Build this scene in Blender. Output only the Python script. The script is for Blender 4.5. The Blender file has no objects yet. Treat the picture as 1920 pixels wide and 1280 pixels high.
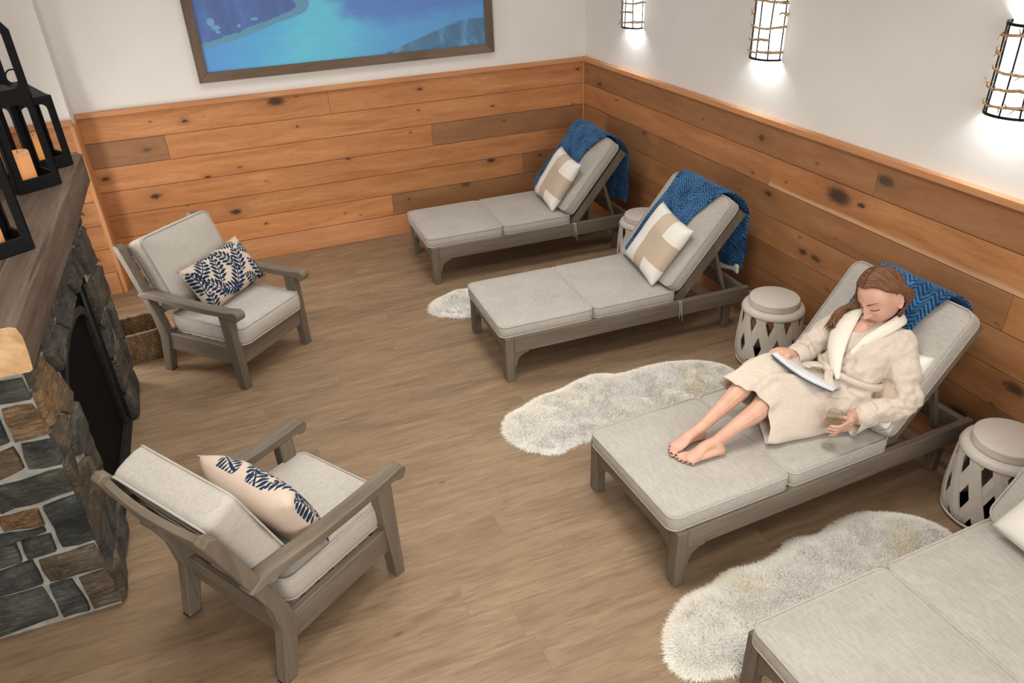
import bpy, bmesh, math, random
import numpy as np
from mathutils import Vector, Matrix, noise

random.seed(7)
rng = np.random.default_rng(7)
SC = bpy.context.scene
COL = SC.collection
PI = math.pi

# ------------------------------------------------------------------ camera
cam_d = bpy.data.cameras.new('camera')
cam = bpy.data.objects.new('camera', cam_d)
COL.objects.link(cam)
cam_d.sensor_width = 36.0
cam_d.lens = 1402.4 / 1920 * 36.0
cam_d.clip_start = 0.05
_y, _p, _r = 0.35678, 0.52866, -0.04404
_f = Vector((math.sin(_y) * math.cos(_p), math.cos(_y) * math.cos(_p), -math.sin(_p)))
_rt = Vector((math.cos(_y), -math.sin(_y), 0))
_u = _rt.cross(_f)
_r2 = _rt * math.cos(_r) + _u * math.sin(_r)
_u2 = -_rt * math.sin(_r) + _u * math.cos(_r)
_m = Matrix((_r2, _u2, -_f)).transposed().to_4x4()
_m.translation = Vector((-3.19875, -6.39466, 2.57370))
cam.matrix_world = _m
SC.camera = cam

# ------------------------------------------------------------------ world, lights, exposure
SC.view_settings.view_transform = 'Standard'
SC.view_settings.look = 'None'
SC.view_settings.gamma = 1.0
SC.view_settings.use_curve_mapping = False
SC.view_settings.exposure = 0.0
wd = bpy.data.worlds.new('world')
SC.world = wd
wd.use_nodes = True
wd.node_tree.nodes['Background'].inputs[0].default_value = (0.9, 0.95, 1.0, 1)
wd.node_tree.nodes['Background'].inputs[1].default_value = 0.3

CEIL = 3.4
cy_ = SC.cycles
cy_.max_bounces, cy_.diffuse_bounces, cy_.glossy_bounces, cy_.transmission_bounces, cy_.transparent_max_bounces = 6, 4, 2, 6, 8
cy_.caustics_reflective = cy_.caustics_refractive = False


def area(name, loc, rot, sx, sy, watts, col, spread=180):
    d = bpy.data.lights.new(name, 'AREA')
    d.shape = 'RECTANGLE'
    d.size, d.size_y = sx, sy
    d.energy = watts
    d.color = col
    d.spread = math.radians(spread)
    o = bpy.data.objects.new(name, d)
    o.location = loc
    o.rotation_euler = rot
    COL.objects.link(o)
    return o


# daylight fill from behind the camera; the window round it is added
area('rear_daylight_fill', (-2.6, -8.96, 2.1), (math.radians(90), 0, 0), 3.6, 2.0, 104, (1.0, 0.985, 0.965))
# flush ceiling fixtures over the lounge (their housings are built with the ceiling)
CEIL_LIGHTS = [(-3.5, -1.5), (-1.9, -1.6), (-3.5, -3.7), (-1.9, -3.9), (-2.5, -6.0)]
CEIL_WATTS = [8, 14, 13, 21, 17]
for (cx, cy), cw in zip(CEIL_LIGHTS, CEIL_WATTS):
    area('ceiling_panel_light', (cx, cy, CEIL - 0.03), (0, 0, 0), 0.85, 0.85, cw, (1.0, 0.955, 0.89), 120)

# inferred light from the left of the nook; the window around it is added
area('nook_side_light', (-4.728, -1.22, 0.78), (0, math.radians(-90), 0), 1.0, 0.5, 18, (1.0, 0.95, 0.88), 150)


# ------------------------------------------------------------------ helpers: colour, nodes
def lin(v):
    v /= 255.0
    return v / 12.92 if v <= 0.04045 else ((v + 0.055) / 1.055) ** 2.4


def C(r, g, b):
    return (lin(r), lin(g), lin(b), 1.0)


def A(r, g, b):
    return (r, g, b, 1.0)


class NT:
    def __init__(self, name, tree=None):
        if tree is None:
            self.m = bpy.data.materials.new(name)
            self.m.use_nodes = True
            self.t = self.m.node_tree
            self.t.nodes.clear()
        else:
            self.m = None
            self.t = tree

    def n(self, typ, ins=None, **props):
        nd = self.t.nodes.new(typ)
        for k, v in props.items():
            setattr(nd, k, v)
        for k, v in (ins or {}).items():
            self.set(nd.inputs[k], v)
        return nd

    def set(self, sock, v):
        if isinstance(v, bpy.types.NodeSocket):
            self.t.links.new(v, sock)
        elif v is not None:
            if sock.type == 'RGBA' and not hasattr(v, '__len__'):
                v = (v, v, v, 1)
            sock.default_value = v

    def math(self, op, a, b=0.0, c=None, clamp=False):
        nd = self.n('ShaderNodeMath', {0: a, 1: b}, operation=op, use_clamp=clamp)
        if c is not None:
            self.set(nd.inputs[2], c)
        return nd.outputs[0]

    def vmath(self, op, a, b=(0, 0, 0)):
        return self.n('ShaderNodeVectorMath', {0: a, 1: b}, operation=op).outputs[0]

    def obj(self):
        return self.n('ShaderNodeTexCoord').outputs['Object']

    def uv(self):
        return self.n('ShaderNodeTexCoord').outputs['UV']

    def rnd(self):
        return self.n('ShaderNodeObjectInfo').outputs['Random']

    def att(self, name, out='Fac'):
        return self.n('ShaderNodeAttribute', attribute_type='OBJECT', attribute_name=name).outputs[out]

    def map(self, v, sc=(1, 1, 1), loc=(0, 0, 0), rot=(0, 0, 0)):
        return self.n('ShaderNodeMapping', {'Vector': v, 'Location': loc, 'Rotation': rot, 'Scale': sc}).outputs[0]

    def noise(self, v, s=5.0, d=2.0, r=0.5, dist=0.0, out=0):
        return self.n('ShaderNodeTexNoise', {'Vector': v, 'Scale': s, 'Detail': d, 'Roughness': r, 'Distortion': dist}).outputs[out]

    def vor(self, v, s=5.0, feature='F1', out=0, rand=1.0):
        return self.n('ShaderNodeTexVoronoi', {'Vector': v, 'Scale': s, 'Randomness': rand}, feature=feature).outputs[out]

    def ramp(self, f, stops, interp='LINEAR'):
        nd = self.n('ShaderNodeValToRGB', {0: f})
        cr = nd.color_ramp
        cr.interpolation = interp
        while len(cr.elements) < len(stops):
            cr.elements.new(0.5)
        for e, (p, c) in zip(cr.elements, stops):
            e.position = p
            e.color = c if hasattr(c, '__len__') else (c, c, c, 1)
        return nd.outputs[0]

    def mix(self, f, a, b, blend='MIX'):
        nd = self.n('ShaderNodeMix', data_type='RGBA', blend_type=blend)
        self.set(nd.inputs[0], f)
        self.set(nd.inputs[6], a)
        self.set(nd.inputs[7], b)
        return nd.outputs[2]

    def sep(self, v):
        nd = self.n('ShaderNodeSeparateXYZ', {0: v})
        return nd.outputs[0], nd.outputs[1], nd.outputs[2]

    def comb(self, x=0.0, y=0.0, z=0.0):
        return self.n('ShaderNodeCombineXYZ', {0: x, 1: y, 2: z}).outputs[0]

    def ss(self, v, a, b, lo=0.0, hi=1.0):
        return self.n('ShaderNodeMapRange', {0: v, 1: a, 2: b, 3: lo, 4: hi}, interpolation_type='SMOOTHSTEP').outputs[0]

    def bump(self, h, strength=0.3, dist=0.01, normal=None):
        ins = {'Height': h, 'Strength': strength, 'Distance': dist}
        if normal is not None:
            ins['Normal'] = normal
        return self.n('ShaderNodeBump', ins).outputs[0]

    def pbr(self, col, rough=0.6, bump=None, metal=0.0, spec=0.5, **ins):
        d = {'Base Color': col, 'Roughness': rough, 'Metallic': metal, 'Specular IOR Level': spec}
        d.update(ins)
        if bump is not None:
            d['Normal'] = bump
        b = self.n('ShaderNodeBsdfPrincipled', d)
        self.out(b.outputs[0])
        return b

    def out(self, s):
        o = self.n('ShaderNodeOutputMaterial')
        self.t.links.new(s, o.inputs[0])


M = {}

# ------------------------------------------------------------------ helpers: objects
ROOT_ID = Matrix.Identity(4)


def link(o, parent=None):
    COL.objects.link(o)
    if parent is not None:
        o.parent = parent
    return o


def tag(o, label=None, cat=None, group=None, kind=None):
    if label:
        o['label'] = label
    if cat:
        o['category'] = cat
    if group:
        o['group'] = group
    if kind:
        o['kind'] = kind
    return o


def thing(name, label, cat, loc=(0, 0, 0), rz=0.0, group=None, rot=None):
    o = bpy.data.objects.new(name, None)
    o.empty_display_size = 0.1
    o.location = loc
    o.rotation_euler = rot if rot else (0, 0, rz)
    link(o)
    return tag(o, label, cat, group)


def obj(name, verts, faces, mat, parent=None, smooth=False, bevel=0.0, seg=2, loc=None, rot=None, uv=None, mi=None, angle=None):
    me = bpy.data.meshes.new(name)
    if bevel > 0 or angle is not None:
        bm = bmesh.new()
        vs = [bm.verts.new(v) for v in verts]
        for f in faces:
            try:
                bm.faces.new([vs[i] for i in f])
            except ValueError:
                pass
        bmesh.ops.recalc_face_normals(bm, faces=bm.faces)
        if bevel > 0:
            es = [e for e in bm.edges if len(e.link_faces) == 2 and e.calc_face_angle(0) > 0.5]
            bmesh.ops.bevel(bm, geom=es, offset=bevel, segments=seg, profile=0.5, affect='EDGES', clamp_overlap=True)
        bm.to_mesh(me)
        bm.free()
    else:
        me.from_pydata([tuple(v) for v in verts], [], [tuple(f) for f in faces])
    me.update()
    if uv is not None:
        ul = me.uv_layers.new(name='UVMap')
        li = np.empty(len(me.loops), dtype=np.int32)
        me.loops.foreach_get('vertex_index', li)
        ul.data.foreach_set('uv', np.asarray(uv, dtype=np.float32)[li].ravel())
    if smooth:
        me.polygons.foreach_set('use_smooth', [True] * len(me.polygons))
    for m_ in (mat if isinstance(mat, (list, tuple)) else [mat]):
        me.materials.append(M[m_] if isinstance(m_, str) else m_)
    if mi is not None:
        me.polygons.foreach_set('material_index', mi)
    o = bpy.data.objects.new(name, me)
    if loc is not None:
        o.location = loc
    if rot is not None:
        o.rotation_euler = rot
    return link(o, parent)


BOXF = [(0, 3, 2, 1), (4, 5, 6, 7), (0, 1, 5, 4), (1, 2, 6, 5), (2, 3, 7, 6), (3, 0, 4, 7)]


def boxv(x0, x1, y0, y1, z0, z1):
    return [(x0, y0, z0), (x1, y0, z0), (x1, y1, z0), (x0, y1, z0), (x0, y0, z1), (x1, y0, z1), (x1, y1, z1), (x0, y1, z1)]


def box(name, x0, x1, y0, y1, z0, z1, mat, parent=None, bevel=0.0, seg=1, centre=False, **kw):
    if centre:
        c = Vector(((x0 + x1) / 2, (y0 + y1) / 2, (z0 + z1) / 2))
        v = boxv(x0 - c.x, x1 - c.x, y0 - c.y, y1 - c.y, z0 - c.z, z1 - c.z)
        return obj(name, v, BOXF, mat, parent, bevel=bevel, seg=seg, loc=c, **kw)
    return obj(name, boxv(x0, x1, y0, y1, z0, z1), BOXF, mat, parent, bevel=bevel, seg=seg, **kw)


def beam(name, a, b, w, h, mat, parent=None, bevel=0.003, up=(0, 0, 1), ext=0.0):
    """square bar from a to b; w across, h along 'up'"""
    a, b = Vector(a), Vector(b)
    d = (b - a).normalized()
    a -= d * ext
    b += d * ext
    s = d.cross(Vector(up)).normalized()
    u = s.cross(d).normalized()
    v = []
    for p in (a, b):
        for i, j in ((-1, -1), (1, -1), (1, 1), (-1, 1)):
            v.append(p + s * (i * w / 2) + u * (j * h / 2))
    f = [(0, 3, 2, 1), (4, 5, 6, 7), (0, 1, 5, 4), (1, 2, 6, 5), (2, 3, 7, 6), (3, 0, 4, 7)]
    return obj(name, v, f, mat, parent, bevel=bevel, seg=1)


def prism(name, prof, w0, w1, frame, mat, parent=None, bevel=0.003, seg=2, smooth=False):
    """prof: 2D polygon; frame(p, q, w) -> 3D"""
    n = len(prof)
    v = [frame(p, q, w0) for p, q in prof] + [frame(p, q, w1) for p, q in prof]
    f = [tuple(range(n)), tuple(range(2 * n - 1, n - 1, -1))]
    for i in range(n):
        j = (i + 1) % n
        f.append((i, i + n, j + n, j))
    return obj(name, v, f, mat, parent, bevel=bevel, seg=seg, angle=0.5, smooth=smooth)


def rings_mesh(rings, cap0=True, cap1=True, closed=False):
    n = len(rings[0])
    v = [p for r in rings for p in r]
    f = []
    m = len(rings)
    for i in range(m if closed else m - 1):
        a, b = i * n, ((i + 1) % m) * n
        for k in range(n):
            l = (k + 1) % n
            f.append((a + k, a + l, b + l, b + k))
    if not closed:
        if cap0:
            f.append(tuple(range(n - 1, -1, -1)))
        if cap1:
            f.append(tuple((m - 1) * n + k for k in range(n)))
    return v, f


def tube_mesh(path, r, n=8, closed=False, up=(0, 0, 1)):
    path = [Vector(p) for p in path]
    m = len(path)
    rings = []
    prev = None
    for i, p in enumerate(path):
        if closed:
            d = path[(i + 1) % m] - path[i - 1]
        else:
            d = path[min(i + 1, m - 1)] - path[max(i - 1, 0)]
        d.normalize()
        if prev is None:
            u = Vector(up)
            if abs(u.dot(d)) > 0.95:
                u = Vector((1, 0, 0))
        else:
            u = prev
        s = d.cross(u).normalized()
        u = s.cross(d).normalized()
        prev = u
        rr = r[i] if hasattr(r, '__len__') else r
        rings.append([p + (s * math.cos(2 * PI * k / n) + u * math.sin(2 * PI * k / n)) * rr for k in range(n)])
    return rings_mesh(rings, closed=closed)


def tube(name, path, r, mat, parent=None, n=8, closed=False, up=(0, 0, 1)):
    v, f = tube_mesh(path, r, n, closed, up)
    return obj(name, v, f, mat, parent, smooth=True)


def lathe_mesh(prof, n=48):
    rings = [[(r * math.cos(2 * PI * k / n), r * math.sin(2 * PI * k / n), z) for k in range(n)] for r, z in prof]
    return rings_mesh(rings)


def lathe(name, prof, mat, parent=None, n=48, loc=None, smooth=True):
    v, f = lathe_mesh(prof, n)
    o = obj(name, v, f, mat, parent, smooth=smooth, loc=loc)
    return o


def autosmooth(o, ang=40):
    me = o.data
    me.polygons.foreach_set('use_smooth', [True] * len(me.polygons))
    bm = bmesh.new()
    bm.from_mesh(me)
    for e in bm.edges:
        if len(e.link_faces) == 2 and e.calc_face_angle(0) > math.radians(ang):
            e.smooth = False
    bm.to_mesh(me)
    bm.free()
    return o


def copy_tree(o, parent=None):
    c = o.copy()
    COL.objects.link(c)
    if parent is not None:
        c.parent = parent
    for ch in list(o.children):
        copy_tree(ch, c)
    return c


def rrect(a, b, r, n=5):
    """rounded rectangle outline, half sizes a, b"""
    pts = []
    for cx, cy, t0 in ((a - r, b - r, 0), (-a + r, b - r, PI / 2), (-a + r, -b + r, PI), (a - r, -b + r, 1.5 * PI)):
        for k in range(n + 1):
            t = t0 + PI / 2 * k / n
            pts.append((cx + r * math.cos(t), cy + r * math.sin(t)))
    return pts


def densify(pts, step):
    out = []
    for i, p in enumerate(pts):
        q = pts[(i + 1) % len(pts)]
        L = math.hypot(q[0] - p[0], q[1] - p[1])
        k = max(1, int(L / step))
        for j in range(k):
            out.append((p[0] + (q[0] - p[0]) * j / k, p[1] + (q[1] - p[1]) * j / k))
    return out


def cushion(name, L, W, T, mat, parent, xf, crown=0.02, r=0.05, pip='piping', seed=0, wob=0.004, belly=0.006, pipe_r=0.0045):
    """boxed seat cushion: top and bottom panels, boxing, two rows of piping. xf maps local (centre) -> parent frame"""
    ol = densify(rrect(L / 2, W / 2, r), 0.05)
    n = len(ol)

    def nz(x, y, k):
        return noise.noise(Vector((x * 3 + seed * 5.1, y * 3 + k * 9.7, seed))) * wob

    V, F = [], []
    lev = [0.0, 0.2, 0.4, 0.6, 0.75, 0.86, 0.94, 0.985]
    idx = []
    for s in lev:
        ring = []
        for x, y in ol:
            z = T / 2 + crown * (1 - s ** 3.0) + nz(x * s, y * s, 0) * (1 - s ** 4)
            V.append((x * s, y * s, z - 0.004 * (s ** 12)))
            ring.append(len(V) - 1)
        idx.append(ring)
    for fz, bl in ((0.5, 0.0), (0.3, 0.8), (0.0, 1.0), (-0.3, 0.8), (-0.5, 0.0)):
        ring = []
        for x, y in ol:
            d = math.hypot(x, y) or 1
            k = 1 + belly * bl / d + nz(x * 2, y * 2, 3) * 0.5 / d
            V.append((x * k, y * k, T * fz))
            ring.append(len(V) - 1)
        idx.append(ring)
    for s in reversed(lev):
        ring = []
        for x, y in ol:
            V.append((x * s, y * s, -T / 2 - crown * 0.15 * (1 - s ** 3)))
            ring.append(len(V) - 1)
        idx.append(ring)
    for a, b in zip(idx[:-1], idx[1:]):
        for k in range(n):
            l = (k + 1) % n
            F.append((a[k], b[k], b[l], a[l]))
    o = obj(name, [xf(Vector(p)) for p in V], F, mat, parent, smooth=True)
    bm = bmesh.new()
    bm.from_mesh(o.data)
    bmesh.ops.remove_doubles(bm, verts=bm.verts, dist=1e-5)
    bm.to_mesh(o.data)
    bm.free()
    for sg in (1, -1):
        tube(pip, [xf(Vector((x * 1.003, y * 1.003, sg * T / 2))) for x, y in ol], pipe_r, mat, o, n=6, closed=True)
    return o


def pillow_mesh(w, h, t, n=22, pinch=0.07, seed=0, wr=0.004):
    """throw pillow in local x (width) / z (height), thickness along y. uv 0..1 on both sides"""
    V, F, UV = [], [], []
    ids = {}
    for side in (1, -1):
        for i in range(n + 1):
            for j in range(n + 1):
                u, v = -1 + 2 * i / n, -1 + 2 * j / n
                edge = i in (0, n) or j in (0, n)
                if edge and side == -1:
                    ids[(side, i, j)] = ids[(1, i, j)]
                    continue
                x = u * w / 2 * (1 - pinch * (1 - abs(v) ** 2.2) * u * u)
                z = v * h / 2 * (1 - pinch * (1 - abs(u) ** 2.2) * v * v)
                d = t / 2 * (max(0, (1 - u ** 4)) * max(0, (1 - v ** 4))) ** 0.62
                d += noise.noise(Vector((u * 2.2 + seed * 3.3, v * 2.2, side * 2 + seed))) * wr * (0 if edge else 1)
                V.append((x, side * d, z))
                UV.append(((u + 1) / 2, (v + 1) / 2))
                ids[(side, i, j)] = len(V) - 1
    for side in (1, -1):
        for i in range(n):
            for j in range(n):
                q = [ids[(side, i, j)], ids[(side, i + 1, j)], ids[(side, i + 1, j + 1)], ids[(side, i, j + 1)]]
                F.append(q if side == -1 else q[::-1])
    return V, F, UV

# ------------------------------------------------------------------ materials
def mat_plaster(name, col):
    t = NT(name)
    o = t.obj()
    n = t.noise(o, 2.0, 3)
    c = t.mix(t.ss(n, 0.3, 0.7), col, tuple(x * 0.965 for x in col[:3]) + (1,))
    b = t.bump(t.noise(o, 160, 2), 0.06, 0.002)
    t.pbr(c, 0.85, b, spec=0.2)
    M[name] = t.m


mat_plaster('plaster', A(0.83, 0.82, 0.79))
mat_plaster('ceiling_paint', A(0.78, 0.77, 0.74))


def mat_oak():
    """wide oak planks: grain along local x, knots given per plank (object attributes k1, k2 = x, z, radius), tone per plank"""
    t = NT('oak_plank')
    o = t.obj()
    r = t.rnd()
    off = t.comb(t.math('MULTIPLY', r, 31.0), 0.0, t.math('MULTIPLY', r, 17.0))
    x, y, z = t.sep(o)
    dist = None
    dark = None
    halo = None
    for k in ('k1', 'k2'):
        kx, kz, kr = t.sep(t.att(k, 'Vector'))
        dx = t.math('SUBTRACT', x, kx)
        dz = t.math('SUBTRACT', z, kz)
        e = t.comb(t.math('MULTIPLY', dx, 0.5), 0.0, dz)
        d = t.n('ShaderNodeVectorMath', {0: e}, operation='LENGTH').outputs['Value']
        d = t.math('ADD', d, t.math('MULTIPLY', t.math('SUBTRACT', t.noise(t.vmath('ADD', o, off), 45, 3), 0.5), 0.03))
        kk = t.math('DIVIDE', d, t.math('MULTIPLY', t.math('MAXIMUM', kr, 0.0005), 1.7))
        core = t.ss(kk, 0.25, 0.8, 1.0, 0.0)
        hl = t.ss(kk, 0.5, 2.4, 1.0, 0.0)
        dark = core if dark is None else t.math('MAXIMUM', dark, core)
        halo = hl if halo is None else t.math('MAXIMUM', halo, hl)
    v = t.vmath('ADD', o, off)
    # grain bends round the knots
    warp = t.math('MULTIPLY', halo, 0.03)
    v2 = t.vmath('ADD', v, t.comb(0.0, 0.0, warp))
    broad = t.noise(t.map(v2, (0.9, 3, 7)), 1.6, 3, 0.55, 0.6)
    cath = t.noise(t.map(v2, (0.55, 2, 5.0)), 2.2, 2, 0.5, 0.4)
    rings = t.math('FRACT', t.math('MULTIPLY', cath, 11.0))
    rings = t.math('ABSOLUTE', t.math('SUBTRACT', rings, 0.5))
    fine = t.noise(t.map(v2, (3.0, 40, 90)), 3.0, 4, 0.65)
    speck = t.noise(t.map(v2, (1.3, 6, 9)), 2.0, 2)
    col = t.ramp(broad, [(0.22, A(0.385, 0.150, 0.052)), (0.48, A(0.54, 0.235, 0.090)), (0.78, A(0.66, 0.320, 0.138))])
    col = t.mix(t.math('MULTIPLY', t.ss(rings, 0.0, 0.22, 1.0, 0.0), 0.30), col, A(0.36, 0.15, 0.06))
    col = t.mix(t.math('MULTIPLY', t.ss(fine, 0.42, 0.7), 0.38), col, A(0.34, 0.15, 0.065))
    # small pin knots
    pin = t.vor(t.map(v, (1.0, 0.0, 2.0)), 3.6, out=0)
    pinm = t.ss(t.math('ADD', pin, t.math('MULTIPLY', t.noise(v, 60, 2), 0.05)), 0.055, 0.13, 1.0, 0.0)
    col = t.mix(t.math('MULTIPLY', pinm, 0.75), col, A(0.13, 0.055, 0.025))
    col = t.mix(t.math('MULTIPLY', halo, 0.45), col, A(0.30, 0.125, 0.05))
    col = t.mix(t.math('MULTIPLY', dark, 0.93), col, A(0.045, 0.026, 0.017))
    # sapwood streak along the bottom edge of some planks
    sap = t.ss(t.math('ADD', t.math('MULTIPLY', z, -1.0), t.math('MULTIPLY', t.noise(t.map(v, (0.8, 0, 2)), 2.0, 2), 0.06)), 0.085, 0.115)
    col = t.mix(t.math('MULTIPLY', sap, t.att('sap')), col, A(0.80, 0.55, 0.33))
    tone = t.att('tone')
    grey = t.att('grey')
    col = t.mix(grey, col, A(0.30, 0.19, 0.115))
    col = t.mix(1.0, col, t.comb(tone, tone, tone), 'MULTIPLY')
    b = t.bump(t.math('ADD', fine, t.math('MULTIPLY', dark, -1.2)), 0.12, 0.003)
    t.pbr(col, t.ss(fine, 0.2, 0.9, 0.42, 0.62), b, spec=0.35)
    M['oak_plank'] = t.m


mat_oak()


def mat_wood(name, cols, sc=(1, 1, 1), rough=0.6, axis=0, grain=60, bump=0.2, contrast=0.5, big=2.0):
    """generic straight-grained wood. axis: local grain axis"""
    t = NT(name)
    o = t.obj()
    v = t.vmath('ADD', o, t.comb(t.math('MULTIPLY', t.rnd(), 23.0), t.math('MULTIPLY', t.rnd(), 11.0), 0.0))
    s = [1.0, 1.0, 1.0]
    s = [grain if i != axis else grain * 0.06 for i in range(3)]
    fine = t.noise(t.map(v, tuple(s)), 1.0, 4, 0.6)
    s2 = [big * 4 if i != axis else big * 0.7 for i in range(3)]
    broad = t.noise(t.map(v, tuple(s2)), 1.0, 3, 0.5, 0.5)
    col = t.ramp(broad, [(0.25, cols[0]), (0.5, cols[1]), (0.75, cols[2])])
    col = t.mix(t.math('MULTIPLY', t.ss(fine, 0.4, 0.75), contrast), col, tuple(x * 0.62 for x in cols[0][:3]) + (1,))
    b = t.bump(fine, bump, 0.002)
    t.pbr(col, rough, b, spec=0.3)
    M[name] = t.m


mat_wood('oak_trim', [A(0.50, 0.215, 0.09), A(0.60, 0.28, 0.13), A(0.68, 0.36, 0.18)], axis=0, contrast=0.3, bump=0.08)
mat_wood('oak_trim_z', [A(0.55, 0.26, 0.115), A(0.64, 0.32, 0.15), A(0.70, 0.38, 0.19)], axis=2, contrast=0.25, bump=0.08)
GW = [A(0.135, 0.108, 0.080), A(0.178, 0.145, 0.110), A(0.225, 0.188, 0.147)]
mat_wood('grey_wood_x', GW, axis=0, contrast=0.45)
mat_wood('grey_wood_y', GW, axis=1, contrast=0.45)
mat_wood('grey_wood_z', GW, axis=2, contrast=0.45)
mat_wood('frame_wood', [A(0.12, 0.085, 0.06), A(0.17, 0.12, 0.085), A(0.22, 0.16, 0.115)], axis=0, contrast=0.4)
mat_wood('frame_wood_z', [A(0.12, 0.085, 0.06), A(0.17, 0.12, 0.085), A(0.22, 0.16, 0.115)], axis=2, contrast=0.4)


def mat_mantel():
    t = NT('mantel_wood')
    o = t.obj()
    broad = t.noise(t.map(o, (10, 0.8, 10)), 1.2, 4, 0.6, 0.3)
    fine = t.noise(t.map(o, (95, 4, 95)), 1.0, 5, 0.65)
    strat = t.noise(t.map(o, (34, 0.7, 34)), 1.0, 3, 0.6, 0.15)
    cr = t.ss(strat, 0.66, 0.72)
    col = t.ramp(broad, [(0.25, A(0.075, 0.052, 0.038)), (0.5, A(0.135, 0.096, 0.071)), (0.72, A(0.20, 0.150, 0.113)), (0.85, A(0.16, 0.142, 0.12))])
    col = t.mix(t.math('MULTIPLY', t.ss(fine, 0.45, 0.75), 0.5), col, A(0.045, 0.032, 0.024))
    col = t.mix(t.math('MULTIPLY', cr, 0.6), col, A(0.03, 0.021, 0.016))
    b = t.bump(t.math('SUBTRACT', t.math('ADD', fine, t.math('MULTIPLY', broad, 1.5)), cr), 0.5, 0.006)
    t.pbr(col, 0.8, b, spec=0.2)
    M['mantel_wood'] = t.m
    t = NT('end_grain')
    o = t.obj()
    d = t.n('ShaderNodeVectorMath', {0: t.vmath('SUBTRACT', o, (0.06, 0, -0.25))}, operation='LENGTH').outputs['Value']
    w = t.math('FRACT', t.math('ADD', t.math('MULTIPLY', d, 75), t.math('MULTIPLY', t.noise(o, 9, 2), 2)))
    n = t.noise(o, 14, 3)
    col = t.ramp(n, [(0.3, A(0.62, 0.36, 0.18)), (0.55, A(0.78, 0.54, 0.31)), (0.75, A(0.84, 0.63, 0.40))])
    col = t.mix(t.math('MULTIPLY', t.ss(w, 0.5, 0.9), 0.22), col, A(0.48, 0.26, 0.12))
    ck = t.noise(t.map(o, (10, 1, 24)), 1.0, 2, 0.5, 0.8)
    col = t.mix(t.ss(t.math('ABSOLUTE', t.math('SUBTRACT', ck, 0.52)), 0.0, 0.012, 0.35, 0.0), col, A(0.3, 0.16, 0.08))
    t.pbr(col, 0.75, t.bump(w, 0.1, 0.002), spec=0.2)
    M['end_grain'] = t.m


mat_mantel()


def mat_floor():
    t = NT('vinyl_plank')
    o = t.obj()
    r = t.rnd()
    v = t.vmath('ADD', o, t.comb(t.math('MULTIPLY', r, 41.0), t.math('MULTIPLY', r, 13.0), 0.0))
    broad = t.noise(t.map(v, (1.1, 7, 1)), 1.5, 4, 0.6, 0.7)
    mid = t.noise(t.map(v, (3.0, 26, 1)), 1.4, 4, 0.6, 0.5)
    fine = t.noise(t.map(v, (7, 120, 1)), 1.3, 4, 0.7)
    col = t.ramp(broad, [(0.28, A(0.200, 0.133, 0.078)), (0.5, A(0.282, 0.192, 0.116)), (0.72, A(0.345, 0.240, 0.148))])
    col = t.mix(t.math('MULTIPLY', t.ss(mid, 0.48, 0.72), 0.55), col, A(0.17, 0.115, 0.076))
    col = t.mix(t.math('MULTIPLY', t.ss(mid, 0.28, 0.45, 1.0, 0.0), 0.30), col, A(0.42, 0.30, 0.205))
    col = t.mix(t.math('MULTIPLY', t.ss(fine, 0.45, 0.7), 0.55), col, A(0.15, 0.105, 0.07))
    kn = t.vor(t.map(v, (1.0, 2.2, 0)), 1.7)
    col = t.mix(t.ss(t.math('ADD', kn, t.math('MULTIPLY', mid, 0.05)), 0.04, 0.09, 0.7, 0.0), col, A(0.10, 0.065, 0.042))
    tone = t.ss(r, 0.0, 1.0, 0.965, 1.03)
    col = t.mix(1.0, col, t.comb(tone, tone, tone), 'MULTIPLY')
    t.pbr(col, t.ss(fine, 0.2, 0.8, 0.45, 0.6), t.bump(fine, 0.12, 0.0015), spec=0.35)
    M['vinyl_plank'] = t.m


mat_floor()


def mat_fabric(name, c0, c1, rough=0.9, weave=900.0, slub=True, wrinkle=0.25):
    t = NT(name)
    o = t.obj()
    v = t.vmath('ADD', o, t.comb(t.math('MULTIPLY', t.rnd(), 9.0), 0.0, 0.0))
    s1 = t.noise(t.map(v, (16, 190, 190)), 1.0, 3, 0.6)
    s2 = t.noise(t.map(v, (120, 22, 190)), 1.0, 3, 0.6)
    f = t.math('ADD', t.math('MULTIPLY', s1, 0.3), t.math('MULTIPLY', s2, 0.7))
    big = t.noise(v, 5.0, 3)
    f2 = t.math('ADD', t.math('MULTIPLY', f, 0.75), t.math('MULTIPLY', big, 0.25))
    col = t.mix(t.ss(f2, 0.36, 0.64), c0, c1)
    wr = t.noise(v, 9.0, 3, 0.5, 0.8)
    b = t.bump(t.noise(v, 420, 2), 0.2, 0.001)
    b = t.bump(wr, wrinkle, 0.012, b)
    t.pbr(col, rough, b, spec=0.15, **{'Sheen Weight': 0.15})
    M[name] = t.m


mat_fabric('cushion_fabric', A(0.385, 0.362, 0.325), A(0.475, 0.45, 0.41))
mat_fabric('chair_fabric', A(0.43, 0.40, 0.36), A(0.52, 0.49, 0.445))
mat_fabric('robe_linen', A(0.60, 0.515, 0.435), A(0.69, 0.605, 0.52), wrinkle=0.35)
mat_fabric('robe_lining', A(0.78, 0.73, 0.64), A(0.84, 0.80, 0.71), wrinkle=0.3)
mat_fabric('cord_cotton', A(0.7, 0.66, 0.58), A(0.8, 0.76, 0.68))
mat_fabric('sherpa', A(0.62, 0.59, 0.52), A(0.80, 0.77, 0.70))


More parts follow.
